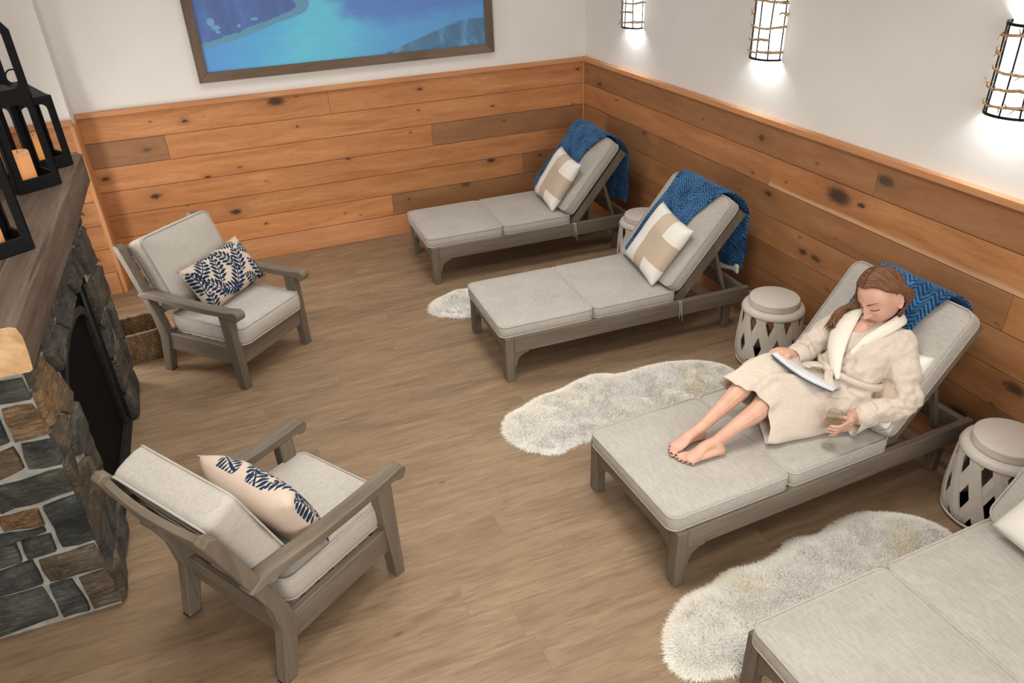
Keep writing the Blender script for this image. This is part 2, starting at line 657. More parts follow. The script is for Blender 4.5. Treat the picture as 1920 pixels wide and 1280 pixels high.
def mat_patch():
    t = NT('patchwork_pillow')
    uv = t.uv()
    u, v, _ = t.sep(uv)
    o = t.obj()
    n = t.math('MULTIPLY', t.math('SUBTRACT', t.noise(o, 12, 2), 0.5), 0.02)
    u = t.math('ADD', u, n)
    v = t.math('ADD', v, n)
    W1 = A(0.80, 0.77, 0.72)
    B1 = A(0.53, 0.43, 0.335)
    B2 = A(0.58, 0.48, 0.38)
    col = B1
    top = t.math('GREATER_THAN', v, 0.70)
    col = t.mix(top, B1, B2)
    left = t.math('LESS_THAN', u, 0.36)
    c1 = t.math('MULTIPLY', t.math('GREATER_THAN', u, 0.66), t.math('GREATER_THAN', v, 0.66))
    c2 = t.math('MULTIPLY', t.math('GREATER_THAN', u, 0.60), t.math('LESS_THAN', v, 0.26))
    w = t.math('MAXIMUM', left, t.math('MAXIMUM', c1, c2))
    col = t.mix(w, col, W1)
    weave = t.noise(o, 500, 2)
    b = t.bump(weave, 0.2, 0.001)
    b = t.bump(t.noise(o, 11, 3, 0.5, 1.0), 0.3, 0.01, b)
    t.pbr(col, 0.9, b, spec=0.12)
    M['patchwork_pillow'] = t.m


mat_patch()


def fern_group():
    g = bpy.data.node_groups.new('fern_frond', 'ShaderNodeTree')
    g.interface.new_socket('UV', in_out='INPUT', socket_type='NodeSocketVector')
    for nm in ('cx', 'cy', 'angle', 'size'):
        g.interface.new_socket(nm, in_out='INPUT', socket_type='NodeSocketFloat')
    g.interface.new_socket('mask', in_out='OUTPUT', socket_type='NodeSocketFloat')
    t = NT('', g)
    gi = g.nodes.new('NodeGroupInput')
    go = g.nodes.new('NodeGroupOutput')
    x, y, _ = t.sep(gi.outputs['UV'])
    dx = t.math('SUBTRACT', x, gi.outputs['cx'])
    dy = t.math('SUBTRACT', y, gi.outputs['cy'])
    ca = t.math('COSINE', gi.outputs['angle'])
    sa = t.math('SINE', gi.outputs['angle'])
    u = t.math('DIVIDE', t.math('ADD', t.math('MULTIPLY', dx, ca), t.math('MULTIPLY', dy, sa)), gi.outputs['size'])
    v = t.math('DIVIDE', t.math('SUBTRACT', t.math('MULTIPLY', dy, ca), t.math('MULTIPLY', dx, sa)), gi.outputs['size'])
    # stem gently bowed, fronds slant forward
    v = t.math('ADD', v, t.math('MULTIPLY', t.math('MULTIPLY', u, u), 0.12))
    w = t.math('ABSOLUTE', v)
    env = t.math('MULTIPLY', t.math('SUBTRACT', 1.0, t.math('POWER', t.math('ABSOLUTE', t.math('ADD', u, 0.15)), 2.6)), 0.56)
    tt = t.math('SUBTRACT', u, t.math('MULTIPLY', w, 0.62))
    fr = t.math('ABSOLUTE', t.math('SUBTRACT', t.math('FRACT', t.math('MULTIPLY', tt, 3.3)), 0.5))
    rel = t.math('DIVIDE', w, t.math('MAXIMUM', env, 0.01))
    # leaflet: pointed ellipse
    wid = t.math('MULTIPLY', t.math('SUBTRACT', 1.0, t.math('POWER', t.math('ABSOLUTE', t.math('SUBTRACT', t.math('MULTIPLY', rel, 2.0), 1.0)), 1.7)), 0.42)
    leaf = t.math('LESS_THAN', fr, wid)
    inb = t.math('MULTIPLY', t.math('LESS_THAN', rel, 1.0), t.math('MULTIPLY', t.math('LESS_THAN', u, 0.84), t.math('GREATER_THAN', u, -0.95)))
    stem = t.math('MULTIPLY', t.math('LESS_THAN', w, 0.035), t.math('MULTIPLY', t.math('LESS_THAN', u, 0.8), t.math('GREATER_THAN', u, -1.15)))
    t.t.links.new(t.math('MAXIMUM', t.math('MULTIPLY', leaf, inb), stem), go.inputs[0])
    return g


FERN = fern_group()


def mat_fern():
    t = NT('fern_print')
    uv = t.uv()
    o = t.obj()
    x, y, z = t.sep(uv)
    p = t.comb(t.math('MULTIPLY', x, 1.75), y, 0.0)
    m = None
    spots = [(0.16, 0.72, 0.25, 0.24), (0.22, 0.26, 1.35, 0.27), (0.52, 0.62, 1.9, 0.25), (0.50, 0.12, 0.9, 0.22), (0.80, 0.78, 1.2, 0.24),
             (0.82, 0.30, 2.2, 0.27), (1.10, 0.66, 1.95, 0.26), (1.12, 0.20, 0.35, 0.24), (1.38, 0.80, 2.4, 0.25), (1.40, 0.40, 1.0, 0.25),
             (1.62, 0.16, 1.8, 0.23), (1.64, 0.66, 1.5, 0.24), (0.50, 0.96, 0.2, 0.18), (1.08, 1.0, 0.3, 0.18), (0.02, 0.48, 1.7, 0.18)]
    for cx, cy, a, s in spots:
        g = t.n('ShaderNodeGroup')
        g.node_tree = FERN
        t.set(g.inputs['UV'], p)
        g.inputs['cx'].default_value = cx
        g.inputs['cy'].default_value = cy
        g.inputs['angle'].default_value = a
        g.inputs['size'].default_value = s * 1.16
        m = g.outputs[0] if m is None else t.math('MAXIMUM', m, g.outputs[0])
    navy = t.mix(t.noise(o, 60, 2), A(0.008, 0.022, 0.055), A(0.018, 0.05, 0.105))
    col = t.mix(m, A(0.62, 0.52, 0.43), navy)
    b = t.bump(t.noise(o, 500, 2), 0.2, 0.001)
    b = t.bump(t.noise(o, 10, 3, 0.5, 0.8), 0.25, 0.01, b)
    t.pbr(col, 0.9, b, spec=0.12)
    M['fern_print'] = t.m
    t = NT('pillow_back')
    o = t.obj()
    b = t.bump(t.noise(o, 500, 2), 0.2, 0.001)
    b = t.bump(t.noise(o, 10, 3, 0.5, 0.8), 0.25, 0.01, b)
    t.pbr(t.mix(t.noise(o, 30, 2), A(0.60, 0.48, 0.40), A(0.68, 0.56, 0.46)), 0.9, b, spec=0.12)
    M['pillow_back'] = t.m


mat_fern()


def mat_throw():
    t = NT('blue_throw')
    uv = t.uv()
    o = t.obj()
    u, v, _ = t.sep(uv)
    wob = t.math('MULTIPLY', t.math('SUBTRACT', t.noise(o, 13, 3), 0.5), 0.045)
    u2 = t.math('ADD', u, wob)
    tri = t.math('ABSOLUTE', t.math('SUBTRACT', t.math('FRACT', t.math('MULTIPLY', u2, 11.0)), 0.5))
    zz = t.math('ADD', t.math('MULTIPLY', v, 1.0), t.math('MULTIPLY', tri, 0.085))
    st = t.math('FRACT', t.math('MULTIPLY', t.math('ADD', zz, wob), 42.0))
    st = t.ss(t.math('ABSOLUTE', t.math('SUBTRACT', st, 0.5)), 0.10, 0.34)
    n = t.noise(o, 14, 4, 0.65)
    n2 = t.noise(o, 60, 3, 0.6)
    f = t.math('ADD', t.math('ADD', t.math('MULTIPLY', st, 0.40), t.math('MULTIPLY', t.math('SUBTRACT', t.noise(o, 6, 2), 0.5), 0.5)), t.math('ADD', t.math('MULTIPLY', n, 1.05), t.math('MULTIPLY', n2, 0.18)))
    col = t.ramp(f, [(0.42, A(0.004, 0.014, 0.042)), (0.68, A(0.008, 0.036, 0.10)), (0.92, A(0.020, 0.095, 0.23)), (1.0, A(0.05, 0.165, 0.34))])
    b = t.bump(t.math('ADD', st, n2), 0.5, 0.006)
    t.pbr(col, 0.7, b, spec=0.2, **{'Sheen Weight': 0.35, 'Sheen Roughness': 0.4, 'Sheen Tint': A(0.35, 0.6, 0.95)})
    M['blue_throw'] = t.m


mat_throw()


def mat_simple(name, col, rough=0.5, metal=0.0, spec=0.5, nscale=0.0, namp=0.15, bump=0.0, bscale=80.0, **kw):
    t = NT(name)
    c = col
    b = None
    o = t.obj()
    if nscale:
        c = t.mix(t.ss(t.noise(o, nscale, 4), 0.3, 0.7), tuple(x * (1 - namp) for x in col[:3]) + (1,), tuple(min(1, x * (1 + namp)) for x in col[:3]) + (1,))
    if bump:
        b = t.bump(t.noise(o, bscale, 3), bump, 0.003)
    t.pbr(c, rough, b, metal, spec, **kw)
    M[name] = t.m


mat_simple('stool_resin', A(0.60, 0.555, 0.50), 0.42, spec=0.45, nscale=30, namp=0.03, bump=0.03)
mat_simple('black_iron', A(0.006, 0.0065, 0.008), 0.55, spec=0.22, nscale=40, namp=0.3, bump=0.08)
mat_simple('screen_iron', A(0.022, 0.021, 0.021), 0.5, metal=0.3, nscale=25, namp=0.25, bump=0.08)
mat_simple('mesh_black', A(0.004, 0.004, 0.0045), 0.9, spec=0.1, nscale=300, namp=0.4, bump=0.2, bscale=600)
mat_simple('firebox_soot', A(0.010, 0.009, 0.008), 0.95, nscale=10, namp=0.3)
mat_simple('mortar', A(0.40, 0.40, 0.365), 0.95, nscale=20, namp=0.18, bump=0.5, bscale=60)
mat_simple('foot_pad', A(0.01, 0.01, 0.01), 0.8, nscale=20, namp=0.2)
mat_simple('bolt_plug', A(0.13, 0.10, 0.075), 0.6, nscale=60, namp=0.2)
mat_simple('bark_twig', A(0.43, 0.30, 0.17), 0.8, nscale=60, namp=0.35, bump=0.5, bscale=120)
mat_simple('page_paper', A(0.72, 0.73, 0.76), 0.5, nscale=6, namp=0.08)
mat_simple('cover_navy', A(0.035, 0.055, 0.085), 0.35, nscale=8, namp=0.4)
mat_simple('downlight_trim', A(0.8, 0.8, 0.78), 0.5, nscale=9, namp=0.03)


def mat_stone():
    t = NT('field_stone')
    o = t.obj()
    r = t.rnd()
    v = t.vmath('ADD', o, t.comb(t.math('MULTIPLY', r, 19.0), t.math('MULTIPLY', r, 7.0), 0.0))
    n1 = t.noise(v, 7, 5, 0.65, 0.6)
    n2 = t.noise(t.map(v, (12, 12, 40)), 1.6, 5, 0.7, 0.8)
    n3 = t.noise(v, 90, 3)
    c = t.ramp(n1, [(0.28, A(0.028, 0.033, 0.034)), (0.46, A(0.075, 0.082, 0.078)), (0.62, A(0.14, 0.145, 0.13)), (0.8, A(0.24, 0.235, 0.20))])
    warm = t.ramp(n1, [(0.28, A(0.048, 0.037, 0.026)), (0.5, A(0.135, 0.102, 0.066)), (0.75, A(0.25, 0.20, 0.14))])
    rust = t.ramp(n1, [(0.3, A(0.13, 0.068, 0.030)), (0.5, A(0.36, 0.20, 0.085)), (0.75, A(0.48, 0.32, 0.17))])
    c = t.mix(t.att('warm'), c, warm)
    c = t.mix(t.math('MULTIPLY', t.att('rust'), t.ss(n2, 0.35, 0.6)), c, rust)
    c = t.mix(t.math('MULTIPLY', t.ss(n2, 0.55, 0.8), 0.5), c, A(0.30, 0.29, 0.26))
    h = t.math('ADD', t.math('MULTIPLY', n2, 1.2), t.math('ADD', n1, t.math('MULTIPLY', n3, 0.2)))
    t.pbr(c, 0.8, t.bump(h, 1.0, 0.022), spec=0.3)
    M['field_stone'] = t.m


mat_stone()


def mat_candle():
    t = NT('candle_wax')
    o = t.obj()
    x, y, z = t.sep(o)
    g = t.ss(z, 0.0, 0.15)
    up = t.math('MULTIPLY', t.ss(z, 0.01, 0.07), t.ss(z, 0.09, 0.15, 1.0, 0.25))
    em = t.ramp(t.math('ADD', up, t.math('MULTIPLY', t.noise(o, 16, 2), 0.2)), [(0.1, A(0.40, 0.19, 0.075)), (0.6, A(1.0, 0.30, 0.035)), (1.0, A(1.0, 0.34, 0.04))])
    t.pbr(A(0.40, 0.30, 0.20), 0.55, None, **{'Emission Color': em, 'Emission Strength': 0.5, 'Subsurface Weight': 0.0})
    M['candle_wax'] = t.m


mat_candle()


def mat_lampshade():
    t = NT('sconce_diffuser')
    o = t.obj()
    n = t.noise(o, 30, 2)
    em = t.mix(n, A(1.0, 0.97, 0.92), A(1.0, 0.93, 0.86))
    t.pbr(A(0.8, 0.8, 0.78), 0.6, None, **{'Emission Color': em, 'Emission Strength': 2.5})
    M['sconce_diffuser'] = t.m
    t = NT('light_panel')
    o = t.obj()
    em = t.mix(t.noise(o, 3, 2), A(1.0, 0.95, 0.87), A(1.0, 0.94, 0.85))
    t.pbr(A(0.8, 0.8, 0.8), 0.6, None, **{'Emission Color': em, 'Emission Strength': 1.0})
    M['light_panel'] = t.m


mat_lampshade()


def mat_basket():
    t = NT('seagrass')
    o = t.obj()
    n = t.noise(t.map(o, (30, 30, 8)), 1.0, 4, 0.65)
    n2 = t.noise(o, 90, 3)
    c = t.ramp(n, [(0.3, A(0.075, 0.045, 0.024)), (0.5, A(0.19, 0.12, 0.066)), (0.7, A(0.32, 0.22, 0.13))])
    t.pbr(c, 0.8, t.bump(n2, 0.4, 0.003), spec=0.2)
    M['seagrass'] = t.m


mat_basket()


def mat_fur():
    t = NT('sheep_fur')
    o = t.obj()
    n = t.noise(o, 3.2, 3, 0.55, 0.4)
    n2 = t.noise(o, 40, 2)
    c = t.ramp(t.math('ADD', n, t.math('MULTIPLY', t.math('SUBTRACT', n2, 0.5), 0.15)), [(0.35, A(0.975, 0.955, 0.905)), (0.54, A(0.97, 0.94, 0.87)), (0.66, A(0.96, 0.90, 0.76)), (0.85, A(0.94, 0.85, 0.66))])
    nv = t.vmath('NORMALIZE', t.vmath('ADD', t.vmath('MULTIPLY', t.n('ShaderNodeNewGeometry').outputs['Normal'], (0.6, 0.6, 0.6)), (0.0, 0.0, 0.9)))
    df = t.n('ShaderNodeBsdfDiffuse', {'Color': c, 'Normal': nv})
    tl = t.n('ShaderNodeBsdfTranslucent', {'Color': c})
    mx = t.n('ShaderNodeMixShader', {0: 0.12})
    t.t.links.new(df.outputs[0], mx.inputs[1])
    t.t.links.new(tl.outputs[0], mx.inputs[2])
    t.out(mx.outputs[0])
    M['sheep_fur'] = t.m
    t = NT('sheep_pelt')
    t.pbr(t.mix(t.noise(t.obj(), 20, 2), A(0.93, 0.90, 0.83), A(0.95, 0.93, 0.88)), 0.9, None, spec=0.05)
    M['sheep_pelt'] = t.m


mat_fur()


def mat_painting():
    """abstract lake painting: headland, turquoise water, wooded slope (uv 0..1 over the canvas)"""
    t = NT('lake_painting')
    uv = t.uv()
    o = t.obj()
    u, v, _ = t.sep(uv)
    n = t.math('SUBTRACT', t.noise(t.map(o, (4, 1, 9)), 1.0, 5, 0.6, 0.4), 0.5)
    nb = t.math('SUBTRACT', t.noise(t.map(o, (26, 1, 26)), 1.0, 4, 0.7), 0.5)
    brush = t.noise(t.map(o, (3, 1, 30)), 1.5, 4, 0.6, 0.5)
    dd = t.math('ADD', t.math('SUBTRACT', u, t.math('MULTIPLY', v, 0.35)), t.math('MULTIPLY', n, 0.24))
    col = t.ramp(dd, [(0.0, C(72, 150, 228)), (0.14, C(66, 172, 232)), (0.30, C(84, 200, 232)), (0.44, C(82, 192, 232)), (0.60, C(72, 160, 226)), (0.85, C(72, 148, 220))])
    col = t.mix(t.math('MULTIPLY', t.ss(brush, 0.45, 0.75), 0.35), col, C(66, 150, 228))
    # deep-blue reflection over the upper right
    e = t.math('ADD', t.math('SUBTRACT', v, t.math('ADD', 0.16, t.math('MULTIPLY', t.math('ABSOLUTE', t.math('SUBTRACT', u, 0.66)), 0.22))), t.math('MULTIPLY', n, 0.10))
    reg = t.math('MULTIPLY', t.ss(e, -0.03, 0.07), t.ss(t.math('ADD', t.math('ADD', u, t.math('MULTIPLY', v, 0.30)), t.math('MULTIPLY', n, 0.14)), 0.50, 0.62))
    col = t.mix(reg, col, t.mix(brush, C(60, 108, 200), C(72, 132, 216)))
    # wooded slope bottom right
    ridge = t.math('ADD', t.math('MULTIPLY', t.math('SUBTRACT', u, 0.60), 0.50), t.math('MULTIPLY', nb, 0.035))
    ridge = t.math('MINIMUM', ridge, t.math('ADD', 0.155, t.math('MULTIPLY', nb, 0.03)))
    sl = t.math('LESS_THAN', v, ridge)
    trees = t.ramp(t.noise(t.map(o, (9, 1, 5)), 1.0, 5, 0.7, 0.6), [(0.3, C(38, 92, 136)), (0.5, C(50, 112, 160)), (0.7, C(84, 160, 214))])
    col = t.mix(sl, col, trees)
    # headland on the left: pale shore strip, then dark wooded bank with a few pale rocks
    base = t.math('ADD', 0.118, t.math('ADD', t.math('MULTIPLY', u, 0.36), t.math('MULTIPLY', t.math('MULTIPLY', u, u), 0.25)))
    line = t.math('ADD', t.math('SUBTRACT', v, base), t.math('MULTIPLY', n, 0.035))
    vv = t.math('SUBTRACT', v, 0.32)
    tip = t.math('ADD', u, t.math('ADD', t.math('MULTIPLY', t.math('MULTIPLY', vv, vv), 9.0), t.math('MULTIPLY', nb, 0.012)))
    shore = t.math('MULTIPLY', t.math('GREATER_THAN', line, 0.0), t.math('LESS_THAN', tip, 0.372))
    land = t.math('MULTIPLY', t.math('GREATER_THAN', t.math('ADD', line, t.math('MULTIPLY', nb, 0.045)), 0.034), t.math('LESS_THAN', t.math('ADD', tip, t.math('MULTIPLY', nb, 0.04)), 0.322))
    col = t.mix(shore, col, t.mix(brush, C(66, 134, 176), C(86, 156, 190)))
    bl = t.noise(t.map(o, (7, 1, 3)), 1.0, 4, 0.6, 0.5)
    landc = t.ramp(bl, [(0.3, C(42, 72, 146)), (0.6, C(54, 92, 176)), (0.75, C(58, 116, 196))])
    col = t.mix(land, col, landc)
    for (cu, cv, su, sv) in ((0.045, 0.262, 0.013, 0.022), (0.058, 0.232, 0.015, 0.014), (0.062, 0.208, 0.008, 0.010), (0.132, 0.232, 0.006, 0.011), (0.185, 0.262, 0.011, 0.009)):
        d = t.n('ShaderNodeVectorMath', {0: t.comb(t.math('DIVIDE', t.math('SUBTRACT', u, cu), su), t.math('DIVIDE', t.math('SUBTRACT', v, cv), sv), 0.0)}, operation='LENGTH').outputs['Value']
        d = t.math('ADD', d, t.math('MULTIPLY', nb, 1.2))
        col = t.mix(t.ss(d, 0.85, 1.05, 0.8, 0.0), col, C(104, 172, 220))
    col = t.mix(0.10, col, A(0.75, 0.95, 1.0))
    b = t.bump(brush, 0.15, 0.003)
    t.pbr(col, 0.55, b, spec=0.3)
    M['lake_painting'] = t.m


mat_painting()


def mat_skin():
    t = NT('skin')
    o = t.obj()
    n = t.noise(o, 18, 3)
    c = t.mix(t.ss(n, 0.3, 0.7), A(0.62, 0.355, 0.26), A(0.68, 0.41, 0.31))
    t.pbr(c, 0.5, t.bump(t.noise(o, 250, 2), 0.05, 0.001), spec=0.35, **{'Subsurface Weight': 0.12, 'Subsurface Radius': (1.0, 0.35, 0.2), 'Subsurface Scale': 0.01})
    M['skin'] = t.m
    t = NT('hair')
    uv = t.obj()
    n = t.noise(t.map(uv, (1, 1, 1)), 60, 4, 0.6)
    st = t.noise(t.map(t.n('ShaderNodeTexCoord').outputs['UV'], (140, 3, 1)), 1.0, 3, 0.6)
    c = t.ramp(t.math('ADD', t.math('MULTIPLY', n, 0.35), t.math('MULTIPLY', st, 0.65)), [(0.3, A(0.045, 0.016, 0.007)), (0.5, A(0.15, 0.060, 0.025)), (0.72, A(0.30, 0.135, 0.060))])
    t.pbr(c, 0.42, t.bump(st, 0.5, 0.003), spec=0.45)
    M['hair'] = t.m
    mat_simple('lips', A(0.50, 0.16, 0.13), 0.45, nscale=40, namp=0.1)
    mat_simple('brow', A(0.20, 0.09, 0.05), 0.7, nscale=80, namp=0.2)
    mat_simple('lash', A(0.02, 0.012, 0.009), 0.7, nscale=80, namp=0.2)
    mat_simple('nail_dark', A(0.05, 0.006, 0.012), 0.25, nscale=80, namp=0.1)
    mat_simple('nail_nude', A(0.65, 0.36, 0.30), 0.3, nscale=80, namp=0.05)
    mat_simple('ring_gold', A(0.8, 0.6, 0.3), 0.25, metal=1.0, nscale=50, namp=0.05)
    t = NT('glass')
    o = t.obj()
    g = t.n('ShaderNodeBsdfGlass', {'Color': A(0.97, 0.98, 0.97), 'Roughness': 0.0, 'IOR': 1.2})
    tr = t.n('ShaderNodeBsdfTransparent', {'Color': A(0.99, 0.99, 0.99)})
    mx = t.n('ShaderNodeMixShader', {0: 0.3})
    t.t.links.new(tr.outputs[0], mx.inputs[1])
    t.t.links.new(g.outputs[0], mx.inputs[2])
    t.out(mx.outputs[0])
    M['glass'] = t.m
    t = NT('wine')
    g = t.n('ShaderNodeBsdfGlass', {'Color': A(0.98, 0.92, 0.74), 'Roughness': 0.0, 'IOR': 1.2})
    tr = t.n('ShaderNodeBsdfTransparent', {'Color': A(0.98, 0.93, 0.78)})
    mx = t.n('ShaderNodeMixShader', {0: 0.4})
    t.t.links.new(tr.outputs[0], mx.inputs[1])
    t.t.links.new(g.outputs[0], mx.inputs[2])
    t.out(mx.outputs[0])
    M['wine'] = t.m


mat_skin()

# ------------------------------------------------------------------ the room
Z0, PH = 1.32704, 0.19          # top of the top plank, plank height
XL, YN = -4.75, -9.0            # left wall, wall behind the photographer
XN, YJ = -4.165, -0.20          # left end of the back wall: the wall steps 20 cm forward here


def struct(o):
    o['kind'] = 'structure'
    return o


# floor: vinyl planks running along x
floor = struct(box('floor', XL - 0.1, 0.1, YN, 0.1, -0.08, -0.004, 'mortar'))
_fw, _fl = 0.18, 1.22
row = 0
yy = 0.0
while yy > -7.2:
    y1, y0 = yy - 0.0002, max(yy - _fw, -7.5) + 0.0002
    xx = XL - random.random() * _fl
    while xx < 0.02:
        a, b = max(xx, XL), min(xx + _fl, 0.02)
        if b - a > 0.03:
            box('floor_plank', a + 0.0002, b - 0.0002, y0, y1, -0.004, 0.0, 'vinyl_plank', floor, centre=True)
        xx += _fl
    yy -= _fw
box('floor_landing', XL, 0.02, YN, yy, -0.004, 0.0, 'vinyl_plank', floor)

# back wall and its plank wainscot
wall_back = struct(box('wall_back', XN - 0.02, 0.2, 0.018, 0.2, 0, CEIL, 'plaster'))
wall_right = struct(box('wall_right', 0.018, 0.2, YN, 0.018, 0, CEIL, 'plaster'))
wall_left = struct(box('wall_left', XL - 0.15, XL, YN, 0.2, 0, CEIL, 'plaster'))
wall_step = struct(box('wall_step', XL, XN - 0.004, YJ + 0.018, 0.2, 0, CEIL, 'plaster'))
wall_front = struct(box('wall_front', XL - 0.15, 0.2, YN - 0.15, YN, 0, CEIL, 'plaster'))
ceiling = struct(box('ceiling', XL - 0.15, 0.2, YN - 0.15, 0.2, CEIL, CEIL + 0.1, 'ceiling_paint'))

BACK = {  # row: list of (x0, x1, tone, grey, knot1, knot2, sap); knots: (x, dz, radius)
    0: [(-2.319, 0.0, 1.02, 0.0, (-0.065, 0.03, 0.010), (-1.55, 0.02, 0.012), 0), (XN, -2.319, 1.0, 0.0, (-2.733, 0.056, 0.035), (-3.432, -0.011, 0.012), 0)],
    1: [(-3.605, 0.0, 1.05, 0.0, (-0.9, -0.01, 0.007), (-2.6, 0.03, 0.005), 0), (XN, -3.605, 0.74, 0.35, (-3.75, 0.0, 0.016), None, 0)],
    2: [(-1.474, 0.0, 0.72, 0.35, (-0.8, 0.04, 0.007), None, 0), (XN, -1.474, 1.02, 0.0, (-4.097, 0.011, 0.016), (-3.367, -0.084, 0.012), 0)],
    3: [(XN, 0.0, 0.98, 0.0, (-3.785, 0.012, 0.022), (-2.231, 0.09, 0.012), 0)],
    4: [(-0.627, 0.0, 0.74, 0.3, (-0.45, 0.06, 0.012), None, 0), (XN, -0.627, 0.95, 0.0, (-3.218, -0.026, 0.024), (-0.941, 0.074, 0.02), 0)],
    5: [(-1.898, 0.0, 0.75, 0.35, (-1.202, 0.08, 0.024), (-1.75, 0.03, 0.009), 0), (XN, -1.898, 1.12, 0.0, (-3.0, 0.02, 0.006), (-2.2, -0.04, 0.004), 0)],
}
RIGHT = {  # along y, from y1 (far) to y0 (near)
    0: [(-3.488, 0.0, 0.76, 0.25, (-2.53, -0.004, 0.018), (-0.306, -0.059, 0.02), 0), (-6.4, -3.488, 0.74, 0.25, (-3.548, 0.009, 0.030), (-4.4, -0.03, 0.008), 0), (-9.0, -6.4, 0.9, 0.1, None, None, 0)],
    1: [(-2.655, 0.0, 0.96, 0.0, (-0.62, 0.055, 0.008), None, 0), (-5.6, -2.655, 0.96, 0.0, (-3.249, 0.021, 0.050), (-3.424, 0.023, 0.014), 0.6), (-9.0, -5.6, 0.9, 0.1, None, None, 0)],
    2: [(-1.318, 0.0, 0.78, 0.2, (-1.101, 0.073, 0.012), None, 0), (-4.384, -1.318, 0.74, 0.2, (-2.667, 0.047, 0.018), None, 0), (-9.0, -4.384, 0.9, 0.05, (-5.2, 0, 0.012), None, 0)],
    3: [(-6.0, 0.0, 0.83, 0.15, (-3.048, -0.021, 0.02), (-3.16, -0.021, 0.02), 0), (-9.0, -6.0, 0.8, 0.1, None, None, 0)],
    4: [(-4.0, 0.0, 0.70, 0.15, (-3.3, 0.02, 0.008), None, 0), (-9.0, -4.0, 0.82, 0.1, (-4.53, 0.05, 0.03), None, 0)],
    5: [(-2.2, 0.0, 0.68, 0.2, None, None, 0), (-9.0, -2.2, 0.70, 0.2, (-4.307, -0.041, 0.03), (-3.0, 0.03, 0.01), 0)],
}


def plank(parent, length, mid, rz, zc, rec, along, thick=0.018):
    a, b, tone, grey, k1, k2, sap = rec
    g = 0.0022
    v = boxv(-length / 2 + g / 2, length / 2 - g / 2, 0.0, thick, -PH / 2 + g, PH / 2 - g)
    o = obj('plank', v, BOXF, 'oak_plank', parent, bevel=0.0012, seg=1, loc=mid, rot=(0, 0, rz))
    o['tone'] = float(tone)
    o['grey'] = float(grey)
    o['sap'] = float(sap)
    for nm, k in (('k1', k1), ('k2', k2)):
        o[nm] = [float(along(k[0])), float(k[1]), float(k[2])] if k else [99.0, 0.0, 0.001]
    return o


for rw, recs in BACK.items():
    zc = Z0 - (rw + 0.5) * PH
    for rec in recs:
        a, b = rec[0], rec[1]
        m_ = (a + b) / 2
        plank(wall_back, b - a, (m_, 0.0, zc), 0.0, zc, rec, lambda x, m_=m_: x - m_)
for rw, recs in RIGHT.items():
    zc = Z0 - (rw + 0.5) * PH
    for rec in recs:
        a, b = rec[0], rec[1]
        m_ = (a + b) / 2
        # local x runs along -y, thickness goes into the wall (+x)
        plank(wall_right, b - a, (0.0, m_, zc), -PI / 2, zc, rec, lambda y, m_=m_: m_ - y)
for rw in range(6):
    zc = Z0 - (rw + 0.5) * PH
    rec = (XL, XN, 1.0 + 0.07 * ((rw * 7) % 3 - 1), 0.0, ((-4.3, 0.02, 0.014) if rw in (3, 5) else None), None, 0)
    m_ = (XL + XN) / 2
    plank(wall_step, XN - XL - 0.02, (m_ - 0.01, YJ, zc), 0.0, zc, rec, lambda x, m_=m_: x - m_)

# caps, baseboards and corner strips
trims = []
def trim(name, *a, mat='oak_trim', **k):
    o = struct(box(name, *a, mat, bevel=0.003, centre=True, **k))
    trims.append(o)
    return o

trim('trim_1', XN - 0.002, 0.018, -0.022, 0.018, Z0, Z0 + 0.036)
_t = struct(obj('trim_2', boxv(-4.5, 4.5, -0.022, 0.018, 0.0, 0.036), BOXF, 'oak_trim', bevel=0.003, loc=(0, -4.52, Z0), rot=(0, 0, -PI / 2)))
trim('trim_3', XL, XN + 0.0, YJ - 0.02, YJ + 0.018, Z0, Z0 + 0.036)
trim('trim_4', XN - 0.028, XN + 0.004, YJ - 0.006, YJ + 0.02, 0, Z0, mat='oak_trim_z')
trim('trim_5', XN - 0.004, XN + 0.006, YJ + 0.02, 0.0, 0.0, Z0 - 0.001, mat='oak_trim_z')
trim('trim_6', -0.012, 0.0, -0.012, 0.0, 0.19, Z0, mat='oak_trim_z')
BBH = Z0 - 6 * PH
trim('baseboard_back', XN + 0.006, 0.0, -0.014, 0.018, 0.0, BBH - 0.004)
_b = struct(obj('baseboard_right', boxv(-4.48, 4.48, -0.014, 0.018, 0.0, BBH - 0.004), BOXF, 'oak_trim', bevel=0.003, loc=(0, -4.52, 0), rot=(0, 0, -PI / 2)))
trim('baseboard_left', XL, XN - 0.03, YJ - 0.014, YJ + 0.018, 0.0, BBH - 0.006)

# flush ceiling fixtures (out of the picture, above the lounge)
for i, (cx, cy) in enumerate(CEIL_LIGHTS):
    t_ = thing('ceiling_light', 'square flush ceiling light with white rim, above ' + ['the armchair by the wood wall', 'the first two loungers', 'the fireplace chairs', 'the reading woman', 'the near end of the room'][i], 'ceiling light', (cx, cy, CEIL - 0.025))
    for (a, b, c, d) in ((-0.47, 0.47, -0.47, -0.43), (-0.47, 0.47, 0.43, 0.47), (-0.47, -0.43, -0.43, 0.43), (0.43, 0.47, -0.43, 0.43)):
        box('rim', a, b, c, d, -0.005, 0.025, 'downlight_trim', t_)
    box('diffuser', -0.43, 0.43, -0.43, 0.43, 0.012, 0.025, 'light_panel', t_)

# unseen window added round the nook light: frame and glowing pane, left wall
w1 = struct(box('added_window_1', XL, XL + 0.004, -1.48, -0.96, 0.27, 1.29, 'light_panel'))
for (ya, yb, za, zb_) in ((-1.54, -0.90, 0.21, 0.27), (-1.54, -0.90, 1.29, 1.35), (-1.54, -1.48, 0.27, 1.29), (-0.96, -0.90, 0.27, 1.29)):
    box('added_window_frame', XL, XL + 0.02, ya, yb, za, zb_, 'oak_trim', w1, bevel=0.002)

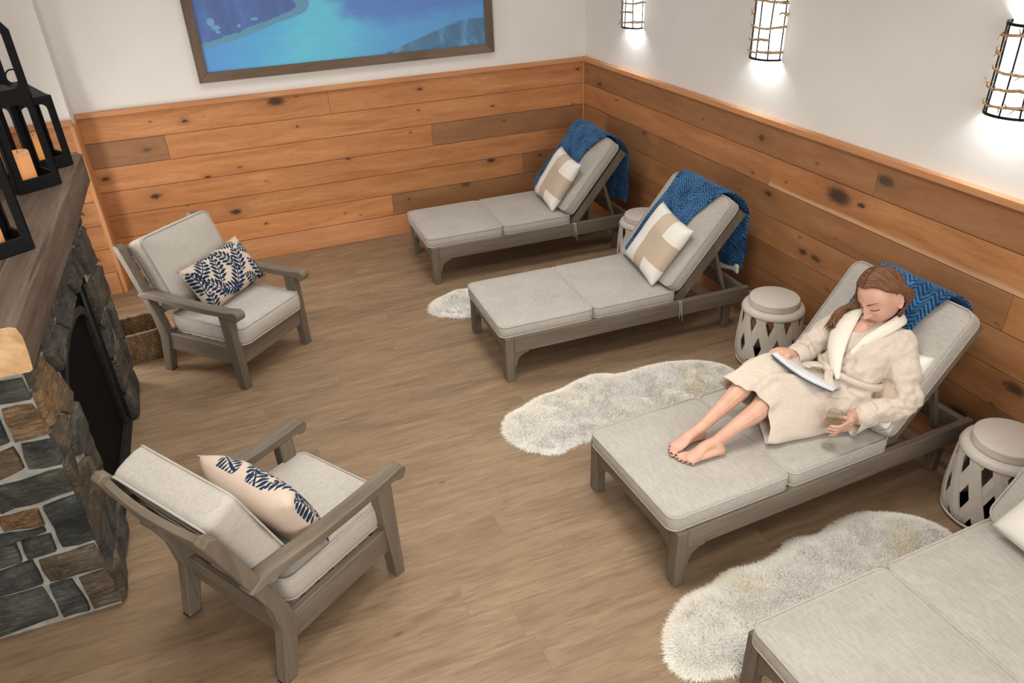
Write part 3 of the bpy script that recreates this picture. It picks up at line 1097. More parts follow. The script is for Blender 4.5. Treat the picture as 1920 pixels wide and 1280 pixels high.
# large unseen window with a glowing pane, added to house the rear light
w2 = struct(box('added_window_2', -4.42, -0.78, YN, YN + 0.006, 1.08, 3.12, 'light_panel'))
for (xa, xb, za, zb_) in ((-4.50, -0.70, 1.0, 1.08), (-4.50, -0.70, 3.12, 3.20), (-4.50, -4.42, 1.08, 3.12), (-0.78, -0.70, 1.08, 3.12)):
    box('added_window_frame', xa, xb, YN, YN + 0.02, za, zb_, 'oak_trim', w2, bevel=0.002)

# ------------------------------------------------------------------ painting on the back wall
PX0, PX1, PZ0, PZ1 = -3.262, -0.868, 1.486, 2.95
pt = thing('framed_painting', 'large blue lake painting in a brown wooden frame on the white wall', 'painting', ((PX0 + PX1) / 2, 0.016, PZ0))
hw, ph, fb = (PX1 - PX0) / 2, PZ1 - PZ0, 0.072
fm = 0.035


def mitre(name, pts, matn):
    v = [(x, -0.045, z) for x, z in pts] + [(x, 0.0, z) for x, z in pts]
    f = [(0, 1, 2, 3), (7, 6, 5, 4), (0, 4, 5, 1), (1, 5, 6, 2), (2, 6, 7, 3), (3, 7, 4, 0)]
    return obj(name, v, f, matn, pt, bevel=0.003, seg=1)


mitre('frame_rail', [(-hw, 0), (hw, 0), (hw - fb, fb), (-hw + fb, fb)], 'frame_wood')
mitre('frame_rail', [(-hw, ph), (-hw + fb, ph - fb), (hw - fb, ph - fb), (hw, ph)], 'frame_wood')
mitre('frame_stile', [(-hw, 0), (-hw + fb, fb), (-hw + fb, ph - fb), (-hw, ph)], 'frame_wood_z')
mitre('frame_stile', [(hw, 0), (hw, ph), (hw - fb, ph - fb), (hw - fb, fb)], 'frame_wood_z')
a_, b_ = hw - fb, ph - fb
obj('canvas', [(-a_, -0.03, fb), (a_, -0.03, fb), (a_, -0.03, b_), (-a_, -0.03, b_), (-a_, -0.005, fb), (a_, -0.005, fb), (a_, -0.005, b_), (-a_, -0.005, b_)],
    [(0, 1, 2, 3), (7, 6, 5, 4), (0, 4, 5, 1), (1, 5, 6, 2), (2, 6, 7, 3), (3, 7, 4, 0)], 'lake_painting', pt,
    uv=[(0, 0), (1, 0), (1, 1), (0, 1)] * 2)

# ------------------------------------------------------------------ twig wall sconces
SCZ0, SCZ1 = 1.70, 2.075


def sconce(y, label, seed):
    rs = random.Random(seed)
    t_ = thing('wall_sconce', label, 'wall lamp', (0.018, y, SCZ0), 0.0, 'twig sconces on the right wall')
    H = SCZ1 - SCZ0
    R = 0.118

    def arc(r, z, n=14, a0=-PI / 2, a1=PI / 2, dep=0.85):
        return [(-0.004 - r * dep * math.cos(a0 + (a1 - a0) * k / n), r * math.sin(a0 + (a1 - a0) * k / n), z) for k in range(n + 1)]

    def strip(name, r, z0, z1, mat, th=0.003, a0=-PI / 2, a1=PI / 2, n=16):
        V, F = [], []
        for (rr, z) in ((r, z0), (r, z1), (r + th, z1), (r + th, z0)):
            V += arc(rr, z, n, a0, a1)
        m = n + 1
        for q in range(4):
            for k in range(n):
                a, b = q * m + k, ((q + 1) % 4) * m + k
                F.append((a, a + 1, b + 1, b))
        F.append((0, m, 2 * m, 3 * m))
        F.append((n, 3 * m + n, 2 * m + n, m + n))
        return obj(name, V, F, mat, t_, smooth=False)
    box('back_plate', -0.006, 0.0, -0.05, 0.05, 0.06, H - 0.06, 'black_iron', t_)
    strip('diffuser', R - 0.012, 0.012, H - 0.012, 'sconce_diffuser', 0.002)
    strip('frame_band', R, 0.0, 0.012, 'black_iron', 0.005)
    strip('frame_band', R, H - 0.012, H, 'black_iron', 0.005)
    for z in (0.045, H - 0.045):
        tube('frame_ring', arc(R + 0.002, z), 0.0028, 'black_iron', t_, n=6)
    for k, a in enumerate((-1.5, -0.82, -0.12, 0.55, 1.2, 1.55)):
        w = 0.06 * math.sin(k * 1.7)
        path = []
        for q in range(9):
            aa = a + w * math.sin(PI * q / 8)
            path.append((-0.004 - R * 0.85 * math.cos(aa) - 0.002, R * math.sin(aa), H * q / 8))
        tube('upright', path, 0.0042, 'black_iron', t_, n=6)
    for k, (zf, a0, a1) in enumerate(((0.13, -1.62, 1.25), (0.31, -0.75, 1.62), (0.50, -1.6, 1.5), (0.70, -1.75, -1.1), (0.69, 0.5, 1.7), (0.87, -1.55, 1.6))):
        z = H * zf
        path, rad = [], []
        for q in range(12):
            aa = a0 + (a1 - a0) * q / 11
            rr = R + 0.010 + rs.uniform(-0.002, 0.003)
            path.append((-0.006 - rr * 0.85 * math.cos(max(-1.57, min(1.57, aa))) , rr * math.sin(aa) + (0.0 if abs(aa) < 1.57 else 0), z + rs.uniform(-0.003, 0.003) + 0.006 * math.sin(q * 0.6 + k)))
            rad.append(0.0078 - 0.0036 * q / 11 + rs.uniform(-0.0006, 0.0006))
        tw = tube('twig', path, rad, 'bark_twig', t_, n=7)
        for j in range(3 if a1 - a0 > 1 else 1):
            q = rs.randrange(1, 10)
            p = Vector(path[q])
            d = Vector((-0.5 * rs.random() - 0.2, rs.uniform(-0.5, 0.5), rs.choice((-1, 1)) * rs.uniform(0.5, 1.0))).normalized() * rs.uniform(0.018, 0.032)
            tube('twiglet', [p, p + d * 0.5, p + d + Vector((0, 0.003, 0))], [0.0036, 0.0028, 0.0016], 'bark_twig', tw, n=5)
    # lamp inside the open-ended shade: light leaves through the diffuser ends, up and down the wall
    for z, up in ((H * 0.28, False), (H * 0.72, True)):
        d = bpy.data.lights.new('sconce_bulb', 'POINT')
        d.energy = 4.8
        d.color = (0.93, 0.97, 1.0)
        d.shadow_soft_size = 0.02
        o = bpy.data.objects.new('sconce_bulb', d)
        o.location = (-0.045, 0, z)
        link(o, t_)
    return t_


sconce(-0.86, 'twig-wrapped wall sconce nearest the corner with the back wall', 1)
sconce(-2.475, 'middle twig-wrapped wall sconce of the three', 2)
sconce(-4.12, 'twig-wrapped wall sconce above the reading woman, nearest of three', 3)

# ------------------------------------------------------------------ stone fireplace
FX, FY0, FY1, FH = -4.045, -3.635, -1.70, 1.285   # mortar face planes; stones stand proud
OY0, OY1, OZ = -3.20, -2.15, 0.90                 # firebox opening
fp = thing('stone_fireplace', 'rough grey and rust fieldstone fireplace with black arched firebox', 'fireplace', (XL + 0.36, (FY0 + FY1) / 2, 0))
_o = Vector(fp.location)


def F3(x, y, z):
    return (x - _o.x, y - _o.y, z)


def fbox(name, x0, x1, y0, y1, z0, z1, mat, parent=fp, **k):
    return box(name, x0 - _o.x, x1 - _o.x, y0 - _o.y, y1 - _o.y, z0, z1, mat, parent, **k)


# core with opening: left pier, right pier, lintel, back
fbox('core', XL + 0.005, FX, FY0, OY0, 0.0, FH, 'mortar')
fbox('core', XL + 0.005, FX, OY1, FY1, 0.0, FH, 'mortar')
fbox('core', XL + 0.005, FX, OY0, OY1, OZ + 0.08, FH, 'mortar')
fbox('firebox', XL + 0.005, FX - 0.42, OY0, OY1, 0.0, OZ + 0.08, 'firebox_soot')
fbox('firebox_floor', FX - 0.42, FX - 0.01, OY0, OY1, 0.0, 0.02, 'firebox_soot')

_sr = random.Random(11)


def stone(poly, plane, warm=0.0, rust=0.0, proud=0.025, seed=0, dens=0.045):
    """poly in plane coords (a, z). plane 'S': y = FY0 facing -y, a = x.  plane 'F': x = FX facing +x, a = y"""
    pts = densify(poly, dens)
    n = len(pts)
    ca = sum(p[0] for p in pts) / n
    cz = sum(p[1] for p in pts) / n
    rings = []
    tilt = (_sr.uniform(-0.07, 0.07), _sr.uniform(-0.07, 0.07))
    spec = [(1.0, -0.012), (0.99, proud * 0.45), (0.955, proud * 0.85), (0.85, proud), (0.5, proud * 1.1), (0.2, proud * 1.12)]
    for s, d in spec:
        ring = []
        for (a, z) in pts:
            jit = noise.noise(Vector((a * 17, z * 17, seed * 3.7))) * 0.009
            aa = ca + (a - ca) * s + jit * (1 if s > 0.4 else 0.3)
            zz = cz + (z - cz) * s + noise.noise(Vector((z * 17, a * 17, seed * 1.3 + 5))) * 0.008 * (1 if s > 0.4 else 0.3)
            dd = d
            if d > 0:
                dd = d + noise.noise(Vector((aa * 22, zz * 22, seed * 2.1))) * 0.009 + noise.noise(Vector((aa * 60, zz * 60, seed))) * 0.004 + (aa - ca) * tilt[0] + (zz - cz) * tilt[1]
                dd = max(dd, 0.006)
            ring.append(F3(aa, FY0 - dd, zz) if plane == 'S' else F3(FX + dd, aa, zz))
        rings.append(ring)
    V, F = rings_mesh(rings, cap0=False, cap1=True)
    if plane == 'F':
        pass
    o = obj('stone', V, F, 'field_stone', fp, angle=0.6, smooth=False)
    autosmooth(o, 28)
    o['warm'] = float(warm)
    o['rust'] = float(rust)
    return o


SIDE = [
    ([(-4.15, 1.075), (-4.05, 1.067), (-4.036, 0.925), (-4.155, 0.925)], 0.6, 0.9),
    ([(-4.142, 0.908), (-4.036, 0.905), (-4.036, 0.785), (-4.152, 0.792)], 0.1, 0.0),
    ([(-4.28, 0.888), (-4.165, 0.905), (-4.165, 0.805), (-4.28, 0.77)], 0.9, 0.15),
    ([(-4.30, 0.748), (-4.04, 0.765), (-4.036, 0.645), (-4.30, 0.635)], 0.2, 0.0),
    ([(-4.32, 0.612), (-4.178, 0.606), (-4.182, 0.522), (-4.32, 0.545)], 0.8, 1.0),
    ([(-4.36, 0.532), (-4.185, 0.508), (-4.187, 0.488), (-4.36, 0.488)], 0.0, 0.0),
    ([(-4.162, 0.612), (-4.036, 0.625), (-4.036, 0.380), (-4.158, 0.390)], 0.0, 0.0),
    ([(-4.285, 0.474), (-4.176, 0.474), (-4.176, 0.384), (-4.285, 0.378)], 0.05, 0.0),
    ([(-4.42, 0.474), (-4.300, 0.474), (-4.302, 0.382), (-4.42, 0.365)], 0.0, 0.0),
    ([(-4.258, 0.356), (-4.050, 0.362), (-4.036, 0.232), (-4.258, 0.235)], 0.55, 0.25),
    ([(-4.44, 0.352), (-4.276, 0.366), (-4.272, 0.238), (-4.44, 0.238)], 0.0, 0.0),
    ([(-4.158, 0.208), (-4.042, 0.215), (-4.034, 0.028), (-4.146, 0.028)], 0.4, 0.35),
    ([(-4.266, 0.212), (-4.172, 0.215), (-4.164, 0.028), (-4.262, 0.028)], 0.0, 0.0),
    ([(-4.52, 0.215), (-4.284, 0.215), (-4.278, 0.040), (-4.52, 0.028)], 0.0, 0.0),
    ([(-4.155, 1.185), (-4.05, 1.18), (-4.045, 1.092), (-4.155, 1.090)], 0.1, 0.0),
    ([(-4.29, 1.055), (-4.168, 1.045), (-4.168, 0.928), (-4.29, 0.912)], 0.0, 0.0),
    ([(-4.30, 1.20), (-4.172, 1.19), (-4.172, 1.065), (-4.30, 1.072)], 0.3, 0.0),
    ([(-4.50, 0.62), (-4.34, 0.612), (-4.34, 0.56), (-4.38, 0.49), (-4.50, 0.49)], 0.1, 0.0),
    ([(-4.47, 0.88), (-4.30, 0.89), (-4.30, 0.77), (-4.32, 0.64), (-4.47, 0.64)], 0.2, 0.0),
    ([(-4.58, 0.474), (-4.436, 0.474), (-4.436, 0.365), (-4.456, 0.24), (-4.58, 0.24)], 0.1, 0.0),
]
for i, (pl, w, r_) in enumerate(SIDE):
    stone(pl, 'S', w, r_, 0.022, i)
FRONT = [
    # near pier
    ([(-3.63, 1.27), (-3.40, 1.27), (-3.36, 1.14), (-3.62, 1.12)], 0.3, 0.1),
    ([(-3.625, 1.10), (-3.37, 1.12), (-3.27, 0.97), (-3.45, 0.91), (-3.63, 0.95)], 0.9, 0.9),
    ([(-3.35, 0.955), (-3.25, 0.95), (-3.20, 0.83), (-3.33, 0.81), (-3.43, 0.895)], 0.9, 0.35),
    ([(-3.635, 0.93), (-3.46, 0.895), (-3.37, 0.815), (-3.46, 0.77), (-3.635, 0.79)], 0.8, 0.1),
    ([(-3.44, 0.76), (-3.22, 0.80), (-3.18, 0.66), (-3.34, 0.62), (-3.47, 0.69)], 0.25, 0.0),
    ([(-3.635, 0.77), (-3.49, 0.76), (-3.49, 0.68), (-3.635, 0.63)], 0.8, 0.1),
    ([(-3.33, 0.60), (-3.19, 0.64), (-3.18, 0.44), (-3.32, 0.42)], 0.5, 0.1),
    ([(-3.635, 0.61), (-3.50, 0.665), (-3.35, 0.60), (-3.34, 0.40), (-3.635, 0.36)], 0.75, 0.1),
    ([(-3.38, 0.375), (-3.18, 0.42), (-3.18, 0.22), (-3.40, 0.20)], 0.35, 0.0),
    ([(-3.635, 0.345), (-3.40, 0.375), (-3.42, 0.20), (-3.635, 0.20)], 0.2, 0.0),
    ([(-3.635, 0.185), (-3.42, 0.185), (-3.41, 0.015), (-3.635, 0.015)], 0.5, 0.25),
    ([(-3.40, 0.185), (-3.18, 0.20), (-3.18, 0.015), (-3.39, 0.015)], 0.2, 0.0),
    # lintel
    ([(-3.38, 1.27), (-3.05, 1.27), (-3.02, 1.10), (-3.34, 1.12)], 0.2, 0.0),
    ([(-3.34, 1.10), (-3.02, 1.085), (-2.86, 0.98), (-3.24, 0.97)], 0.25, 0.0),
    ([(-3.03, 1.27), (-2.66, 1.27), (-2.66, 1.12), (-3.0, 1.10)], 0.1, 0.0),
    ([(-3.0, 1.08), (-2.64, 1.10), (-2.52, 0.99), (-2.84, 0.965)], 0.2, 0.0),
    ([(-2.64, 1.27), (-2.20, 1.27), (-2.22, 1.14), (-2.64, 1.12)], 0.3, 0.0),
    ([(-2.62, 1.10), (-2.18, 1.12), (-2.10, 0.94), (-2.48, 0.985)], 0.25, 0.0),
    ([(-2.18, 1.27), (-1.72, 1.27), (-1.72, 1.10), (-2.16, 1.12)], 0.2, 0.0),
    # far pier
    ([(-2.15, 1.10), (-1.74, 1.085), (-1.72, 0.86), (-2.08, 0.92)], 0.35, 0.0),
    ([(-2.16, 0.90), (-1.74, 0.84), (-1.72, 0.64), (-2.16, 0.66)], 0.45, 0.1),
    ([(-2.16, 0.64), (-1.92, 0.63), (-1.94, 0.46), (-2.16, 0.44)], 0.2, 0.0),
    ([(-1.90, 0.62), (-1.71, 0.62), (-1.69, 0.32), (-1.88, 0.36)], 0.3, 0.0),
    ([(-2.16, 0.42), (-1.92, 0.44), (-1.90, 0.20), (-2.16, 0.20)], 0.35, 0.1),
    ([(-1.88, 0.34), (-1.70, 0.30), (-1.69, 0.12), (-1.88, 0.15)], 0.1, 0.0),
    ([(-2.16, 0.18), (-1.90, 0.18), (-1.72, 0.10), (-1.70, 0.015), (-2.16, 0.015)], 0.3, 0.0),
]
for i, (pl, w, r_) in enumerate(FRONT):
    stone(pl, 'F', w, r_, 0.016 + 0.008 * ((i * 5) % 3) / 2, 40 + i)

for (a0, a1) in ((OY0 + 0.001, OY0 + 0.006), (OY1 - 0.006, OY1 - 0.001)):
    fbox('reveal', FX - 0.40, FX + 0.004, a0, a1, 0.0, OZ + 0.079, 'firebox_soot')
fbox('reveal', FX - 0.40, FX + 0.004, OY0 + 0.006, OY1 - 0.006, OZ + 0.072, OZ + 0.079, 'firebox_soot')

# arched iron screen standing in the opening
yc_, yw_ = (OY0 + OY1) / 2, (OY1 - OY0) / 2
sx = FX + 0.004


def arch(hw_, z1, rise, n=14, z0=0.025):
    pts = [(-hw_, z0), (-hw_, z1)]
    for k in range(1, n):
        a = PI - PI * k / n
        pts.append((hw_ * math.cos(a), z1 + rise * math.sin(a)))
    pts += [(hw_, z1), (hw_, z0)]
    return pts


sx = FX - 0.035
yw2 = yw_ - 0.002
pl = [(-yw2, 0.02), (-yw2, 0.975), (yw2, 0.975), (yw2, 0.02)]
prism('screen_panel', pl, 0.0, 0.008, lambda p, q, w: F3(sx - 0.02 + w, yc_ + p, q), 'mesh_black', fp, bevel=0)
for q in (-1, 1):
    tube('screen_frame', [F3(sx, yc_ + q * (yw2 - 0.02), 0.02), F3(sx, yc_ + q * (yw2 - 0.02), 0.965)], 0.011, 'screen_iron', fp, n=8, up=(1, 0, 0))
tube('screen_frame', [F3(sx, yc_ - yw2 + 0.02, 0.955), F3(sx, yc_ + yw2 - 0.02, 0.955)], 0.011, 'screen_iron', fp, n=8, up=(1, 0, 0))
# arched flat-bar doorway on the screen
pin, pout = arch(yw_ - 0.105, 0.72, 0.155, n=24, z0=0.03), arch(yw_ - 0.07, 0.735, 0.185, n=24, z0=0.03)
V = [F3(sx - 0.012, yc_ + p, q) for p, q in pin] + [F3(sx - 0.012, yc_ + p, q) for p, q in pout] + [F3(sx + 0.010, yc_ + p, q) for p, q in pin] + [F3(sx + 0.010, yc_ + p, q) for p, q in pout]
n_ = len(pin)
F = []
for k in range(n_ - 1):
    for (a, b) in ((2, 3), (3, 1), (1, 0), (0, 2)):
        F.append((a * n_ + k, a * n_ + k + 1, b * n_ + k + 1, b * n_ + k))
for k in (0, n_ - 1):
    F.append((k, n_ + k, 3 * n_ + k, 2 * n_ + k))
obj('arch_band', V, F, 'screen_iron', fp, angle=0.5)
fbox('screen_bar', sx - 0.012, sx + 0.014, OY0 + 0.003, OY1 - 0.003, 0.02, 0.05, 'screen_iron')

# rough-hewn mantel beam
MX0, MX1, MY0, MY1, MZ0, MZ1 = -4.55, -3.95, -3.82, -1.60, 1.287, 1.457
mt = thing('mantel_beam', 'rough-hewn dark timber mantel with pale cut end grain, on the stone fireplace', 'mantel', ((MX0 + MX1) / 2, (MY0 + MY1) / 2, MZ0))
ny = 30
prof = []
W_, H_ = (MX1 - MX0), (MZ1 - MZ0)
base = [(-W_ / 2, 0.0), (0.0, 0.0), (W_ / 2 - 0.006, 0.0), (W_ / 2, 0.006), (W_ / 2 + 0.002, H_ * 0.4), (W_ / 2 + 0.0, H_ * 0.75), (W_ / 2 - 0.004, H_ * 0.955), (W_ / 2 - 0.02, H_), (W_ / 2 - 0.2, H_), (0, H_), (-W_ / 2, H_)]
rings = []
for k in range(ny + 1):
    y = -(MY1 - MY0) / 2 + (MY1 - MY0) * k / ny
    ring = []
    for j, (x, z) in enumerate(base):
        nx_ = noise.noise(Vector((j * 1.7, y * 2.5, 1.0))) * 0.009 + noise.noise(Vector((j * 3.1, y * 8, 2.0))) * 0.003
        nz_ = noise.noise(Vector((j * 1.7, y * 2.2, 7.0))) * 0.006
        if j in (0, 1, 10):
            nx_ = 0
        ring.append((x + nx_, y, z + (nz_ if j > 5 else 0 if j < 3 else nz_ * 0.5)))
    rings.append(ring)
V, F = rings_mesh(rings, cap0=False, cap1=True)
beam_o = obj('beam', V, F, 'mantel_wood', mt)
autosmooth(beam_o, 35)
n_ = len(base)
capv = [(p[0], p[1] - 0.004, p[2]) for p in rings[0]] + list(rings[0])
capf = [tuple(range(n_ - 1, -1, -1))] + [(i, (i + 1) % n_, (i + 1) % n_ + n_, i + n_) for i in range(n_)]
obj('cut_end', capv, capf, 'end_grain', mt, angle=0.5)

# ------------------------------------------------------------------ lanterns with candles
def lantern(loc, rz, label, tall=True, s=0.206):
    t_ = thing('lantern', label, 'lantern', loc, rz, 'black lanterns on the mantel')
    w = s / 2
    hb = 0.43 if tall else 0.36
    ht = 0.757
    for (a, b, c, d) in ((-w, w, -w, -w + 0.012), (-w, w, w - 0.012, w), (-w, -w + 0.012, -w + 0.012, w - 0.012), (w - 0.012, w, -w + 0.012, w - 0.012)):
        box('base_rail', a, b, c, d, 0.0, 0.058, 'black_iron', t_, bevel=0.001)
    box('base_plate', -w + 0.012, w - 0.012, -w + 0.012, w - 0.012, 0.004, 0.014, 'black_iron', t_)
    pw = 0.036
    r = 0.032
    for q in range(4):
        a = q * PI / 2

        def fr(p, z, d, a=a):
            x, y = p, -w + d
            return (x * math.cos(a) - y * math.sin(a), x * math.sin(a) + y * math.cos(a), z)
        arched = tall and q in (0, 2)
        for sg in (-1, 1):
            # plate post; its inner edge rounds into the cross band at the window head
            pr = [(sg * w, 0.058), (sg * w, ht - 0.045 if arched else hb)]
            if arched:
                pr += [(sg * (w - 0.03), ht)]
                pr += [(sg * (w - pw - r), ht), (sg * (w - pw - r), ht - 0.035)]
                for k in range(1, 6):
                    t = PI / 2 * k / 5
                    pr.append((sg * (w - pw - r + r * math.sin(t)), ht - 0.035 - r + r * math.cos(t)))
                for k in range(6):
                    t = PI / 2 * k / 5
                    pr.append((sg * (w - pw - r + r * math.cos(t)), hb + 0.035 + r - r * math.sin(t)))
            pr += [(sg * (w - pw - r), hb + (0.035 if arched else 0.0)), (sg * (w - pw - r), hb - 0.035)]
            for k in range(1, 6):
                t = PI / 2 * k / 5
                pr.append((sg * (w - pw - r + r * math.sin(t)), hb - 0.035 - r + r * math.cos(t)))
            pr += [(sg * (w - pw), 0.058)]
            prism('plate_post', pr, 0.0, 0.007, fr, 'black_iron', t_, bevel=0)
        e = w - pw - r
        prism('cross_band', [(-e, hb - 0.035), (e, hb - 0.035), (e, hb + (0.035 if arched else 0)), (-e, hb + (0.035 if arched else 0))], 0.0, 0.007, fr, 'black_iron', t_, bevel=0)
        if arched:
            prism('handle_bar', [(-e, ht - 0.035), (e, ht - 0.035), (e, ht), (-e, ht)], 0.0, 0.007, fr, 'black_iron', t_, bevel=0)
    # hipped roof over the candle
    n0, n1, zr = w - 0.007, 0.03, (0.05 if tall else 0.07)
    V = []
    for hw_, z in ((n0, hb - 0.004), (n0, hb), (n1, hb + zr)):
        V += [(-hw_, -hw_, z), (hw_, -hw_, z), (hw_, hw_, z), (-hw_, hw_, z)]
    F = [(3, 2, 1, 0), (8, 9, 10, 11)] + [(i + j, i + (j + 1) % 4, i + 4 + (j + 1) % 4, i + 4 + j) for i in (0, 4) for j in range(4)]
    obj('roof', V, F, 'black_iron', t_, bevel=0.002)
    if not tall:
        ring = [(0.034 * math.cos(2 * PI * k / 20), 0, hb + zr + 0.03 + 0.034 * math.sin(2 * PI * k / 20)) for k in range(20)]
        tube('ring', ring, 0.004, 'black_iron', t_, n=6, closed=True, up=(0, 1, 0))
    return t_


def candle(loc, label, h=0.155, r=0.048):
    t_ = thing('pillar_candle', label, 'candle', loc, 0, 'glowing candles inside the lanterns')
    lathe('wax', [(0.001, 0.0), (r * 0.96, 0.0), (r, 0.006), (r, h - 0.006), (r * 0.95, h), (r * 0.82, h - 0.001), (r * 0.72, h - 0.012), (0.001, h - 0.014)], 'candle_wax', t_, n=28)
    tube('wick', [(0, 0, h - 0.014), (0.001, 0, h + 0.006)], 0.0016, 'foot_pad', t_, n=6)
    return t_


ZM = MZ1 + 0.004
LR = math.radians(33)
for (lx, ly, lab, cl) in ((-4.105, -1.815, 'black metal lantern standing at the far end of the mantel, next to the wood wall', 'lit cream pillar candle in the lantern at the far end of the mantel'),
                          (-4.124, -2.162, 'tall black lantern in the middle of the mantel, in front of the far one', 'lit cream pillar candle in the middle lantern of the mantel'),
                          (-4.125, -3.07, 'black lantern nearest the camera, cut off by the left picture edge', 'lit pillar candle in the lantern at the near end, mostly out of view')):
    lantern((lx, ly, ZM), LR, lab, tall=ly < -2)
    candle((lx - 0.01, ly + 0.01, ZM + 0.014), cl)

# ------------------------------------------------------------------ seagrass basket in the corner
bk = thing('woven_basket', 'brown woven seagrass basket on the floor behind the armchair', 'basket', (-4.02, -1.30, 0), math.radians(8))
bw, bh = 0.155, 0.215
lev = 13
for k in range(lev):
    z = 0.009 + (bh - 0.018) * k / (lev - 1)
    g = 1.0 + 0.05 * math.sin(PI * k / (lev - 1)) + 0.03 * k / lev
    ol = densify(rrect(bw * g, bw * g * 0.95, 0.05), 0.02)
    path = [(x * (1 + 0.018 * (1 if (i + k) % 2 else -1)), y * (1 + 0.018 * (1 if (i + k) % 2 else -1)), z) for i, (x, y) in enumerate(ol)]
    tube('rim_coil' if k == lev - 1 else 'woven_coil', path, 0.0125 if k == lev - 1 else 0.0098, 'seagrass', bk, n=6, closed=True)
box('bottom', -bw * 0.96, bw * 0.96, -bw * 0.92, bw * 0.92, 0.002, 0.012, 'seagrass', bk)

# ------------------------------------------------------------------ chaise loungers
LHW, LLEN, LSEAM, LHINGE = 0.365, 1.74, 0.605, 1.185
SEAT_Z = 0.312


def back_frame(ang):
    d = Vector((math.cos(ang), 0, math.sin(ang)))
    n = Vector((-math.sin(ang), 0, math.cos(ang)))
    return d, n


def lounger(loc, rz, ang, label, seed, tie=True):
    t_ = thing('chaise_lounge', label, 'lounge chair', loc, rz, 'grey wooden chaise lounges along the right wall')
    hw = LHW
    d, n = back_frame(ang)
    # legs
    for sy in (-1, 1):
        y0, y1 = sorted((sy * (hw - 0.056), sy * hw))
        lg = box('leg', 0.0, 0.056, y0, y1, 0, 0.308, 'grey_wood_z', t_, bevel=0.004)
        for zz in (0.235, 0.275):
            v, f = lathe_mesh([(0.001, 0.0), (0.007, 0.0), (0.007, 0.003), (0.001, 0.003)], 12)
            obj('plug', [(-0.0025 + z, (y0 + y1) / 2 + x, zz + y) for x, y, z in v], f, 'bolt_plug', lg)
        box('leg', LLEN - 0.15, LLEN - 0.10, min(sy * (hw - 0.09), sy * (hw - 0.045)), max(sy * (hw - 0.09), sy * (hw - 0.045)), 0, 0.22, 'grey_wood_z', t_, bevel=0.004)
        # long rail
        y0, y1 = sorted((sy * (hw - 0.042), sy * (hw - 0.006)))
        box('side_rail', 0.056, LLEN, y0, y1, 0.198, 0.306, 'grey_wood_x', t_, bevel=0.004)
        # curved bracket under the rail
        pr = [(0.056, 0.199), (0.15, 0.199), (0.15, 0.187)]
        for k in range(7):
            a = PI / 2 * k / 6
            pr.append((0.068 + 0.074 * (1 - math.sin(a)), 0.187 - 0.085 * (1 - math.cos(a))))
        pr.append((0.056, 0.102))
        prism('bracket', pr, y0 + 0.003, y1 - 0.003, lambda p, q, w: (p, w, q), 'grey_wood_x', t_, bevel=0.0)
    box('foot_rail', 0.010, 0.042, -hw + 0.056, hw - 0.056, 0.200, 0.303, 'grey_wood_y', t_, bevel=0.004)
    box('head_rail', LLEN - 0.045, LLEN - 0.01, -hw + 0.042, hw - 0.042, 0.205, 0.300, 'grey_wood_y', t_, bevel=0.004)
    for sy in (-1, 1):
        pr = [(0.0, 0.201), (0.09, 0.201), (0.085, 0.19)] + [(0.012 + 0.073 * (1 - math.sin(PI / 2 * k / 6)), 0.19 - 0.085 * (1 - math.cos(PI / 2 * k / 6))) for k in range(7)] + [(0.0, 0.105)]
        prism('bracket', pr, 0.014, 0.038, lambda p, q, w, sy=sy: (w, sy * (hw - 0.056 - p), q), 'grey_wood_y', t_, bevel=0)
    # seat slats
    for k in range(15):
        x = 0.05 + k * 0.0765
        box('slat', x, x + 0.058, -hw + 0.044, hw - 0.044, 0.288, 0.306, 'grey_wood_y', t_, bevel=0.003)
    # raised back frame
    H0 = Vector((LHINGE + 0.035, 0, 0.285))
    sl = 0.695
    for sy in (-1, 1):
        a = H0 + Vector((0, sy * (hw - 0.075), 0))
        beam('back_stile', a, a + d * sl, 0.036, 0.066, 'grey_wood_z', t_, up=n, bevel=0.004)
        b0 = H0 + d * 0.42 + Vector((0, sy * (hw - 0.115), 0)) - n * 0.02
        beam('prop_strut', b0, (LHINGE + 0.36 + 0.08, sy * (hw - 0.115), 0.225), 0.03, 0.024, 'grey_wood_z', t_, up=(1, 0, 0))
    for k in range(8):
        c = H0 + d * (0.05 + k * 0.083) + n * 0.024
        beam('back_slat', c + Vector((0, -hw + 0.092, 0)), c + Vector((0, hw - 0.092, 0)), 0.062, 0.016, 'grey_wood_y', t_, up=n, bevel=0.002)
    c = H0 + d * (sl - 0.02)
    beam('back_rail', c + Vector((0, -hw + 0.093, 0)), c + Vector((0, hw - 0.093, 0)), 0.05, 0.045, 'grey_wood_y', t_, up=n, bevel=0.004)
    # cushions
    T = 0.066
    zc = 0.309 + T / 2
    l1 = LSEAM + 0.02 - 0.004
    cushion('foot_cushion', l1, 2 * hw - 0.05, T, 'cushion_fabric', t_, lambda p: Vector((-0.02 + l1 / 2, 0, zc)) + p, crown=0.012, r=0.045, seed=seed)
    l2 = LHINGE - LSEAM - 0.006
    cushion('seat_cushion', l2, 2 * hw - 0.05, T, 'cushion_fabric', t_, lambda p: Vector((LSEAM + 0.003 + l2 / 2, 0, zc)) + p, crown=0.013, r=0.035, seed=seed + 1)
    lb = 0.665
    cb = Vector((LHINGE - 0.005, 0, 0.345)) + d * (lb / 2 + 0.02) + n * (T / 2 + 0.012)
    cushion('back_cushion', lb, 2 * hw - 0.05, T + 0.006, 'cushion_fabric', t_, lambda p: cb + d * p.x + Vector((0, p.y, 0)) + n * p.z, crown=0.012, r=0.05, seed=seed + 2)
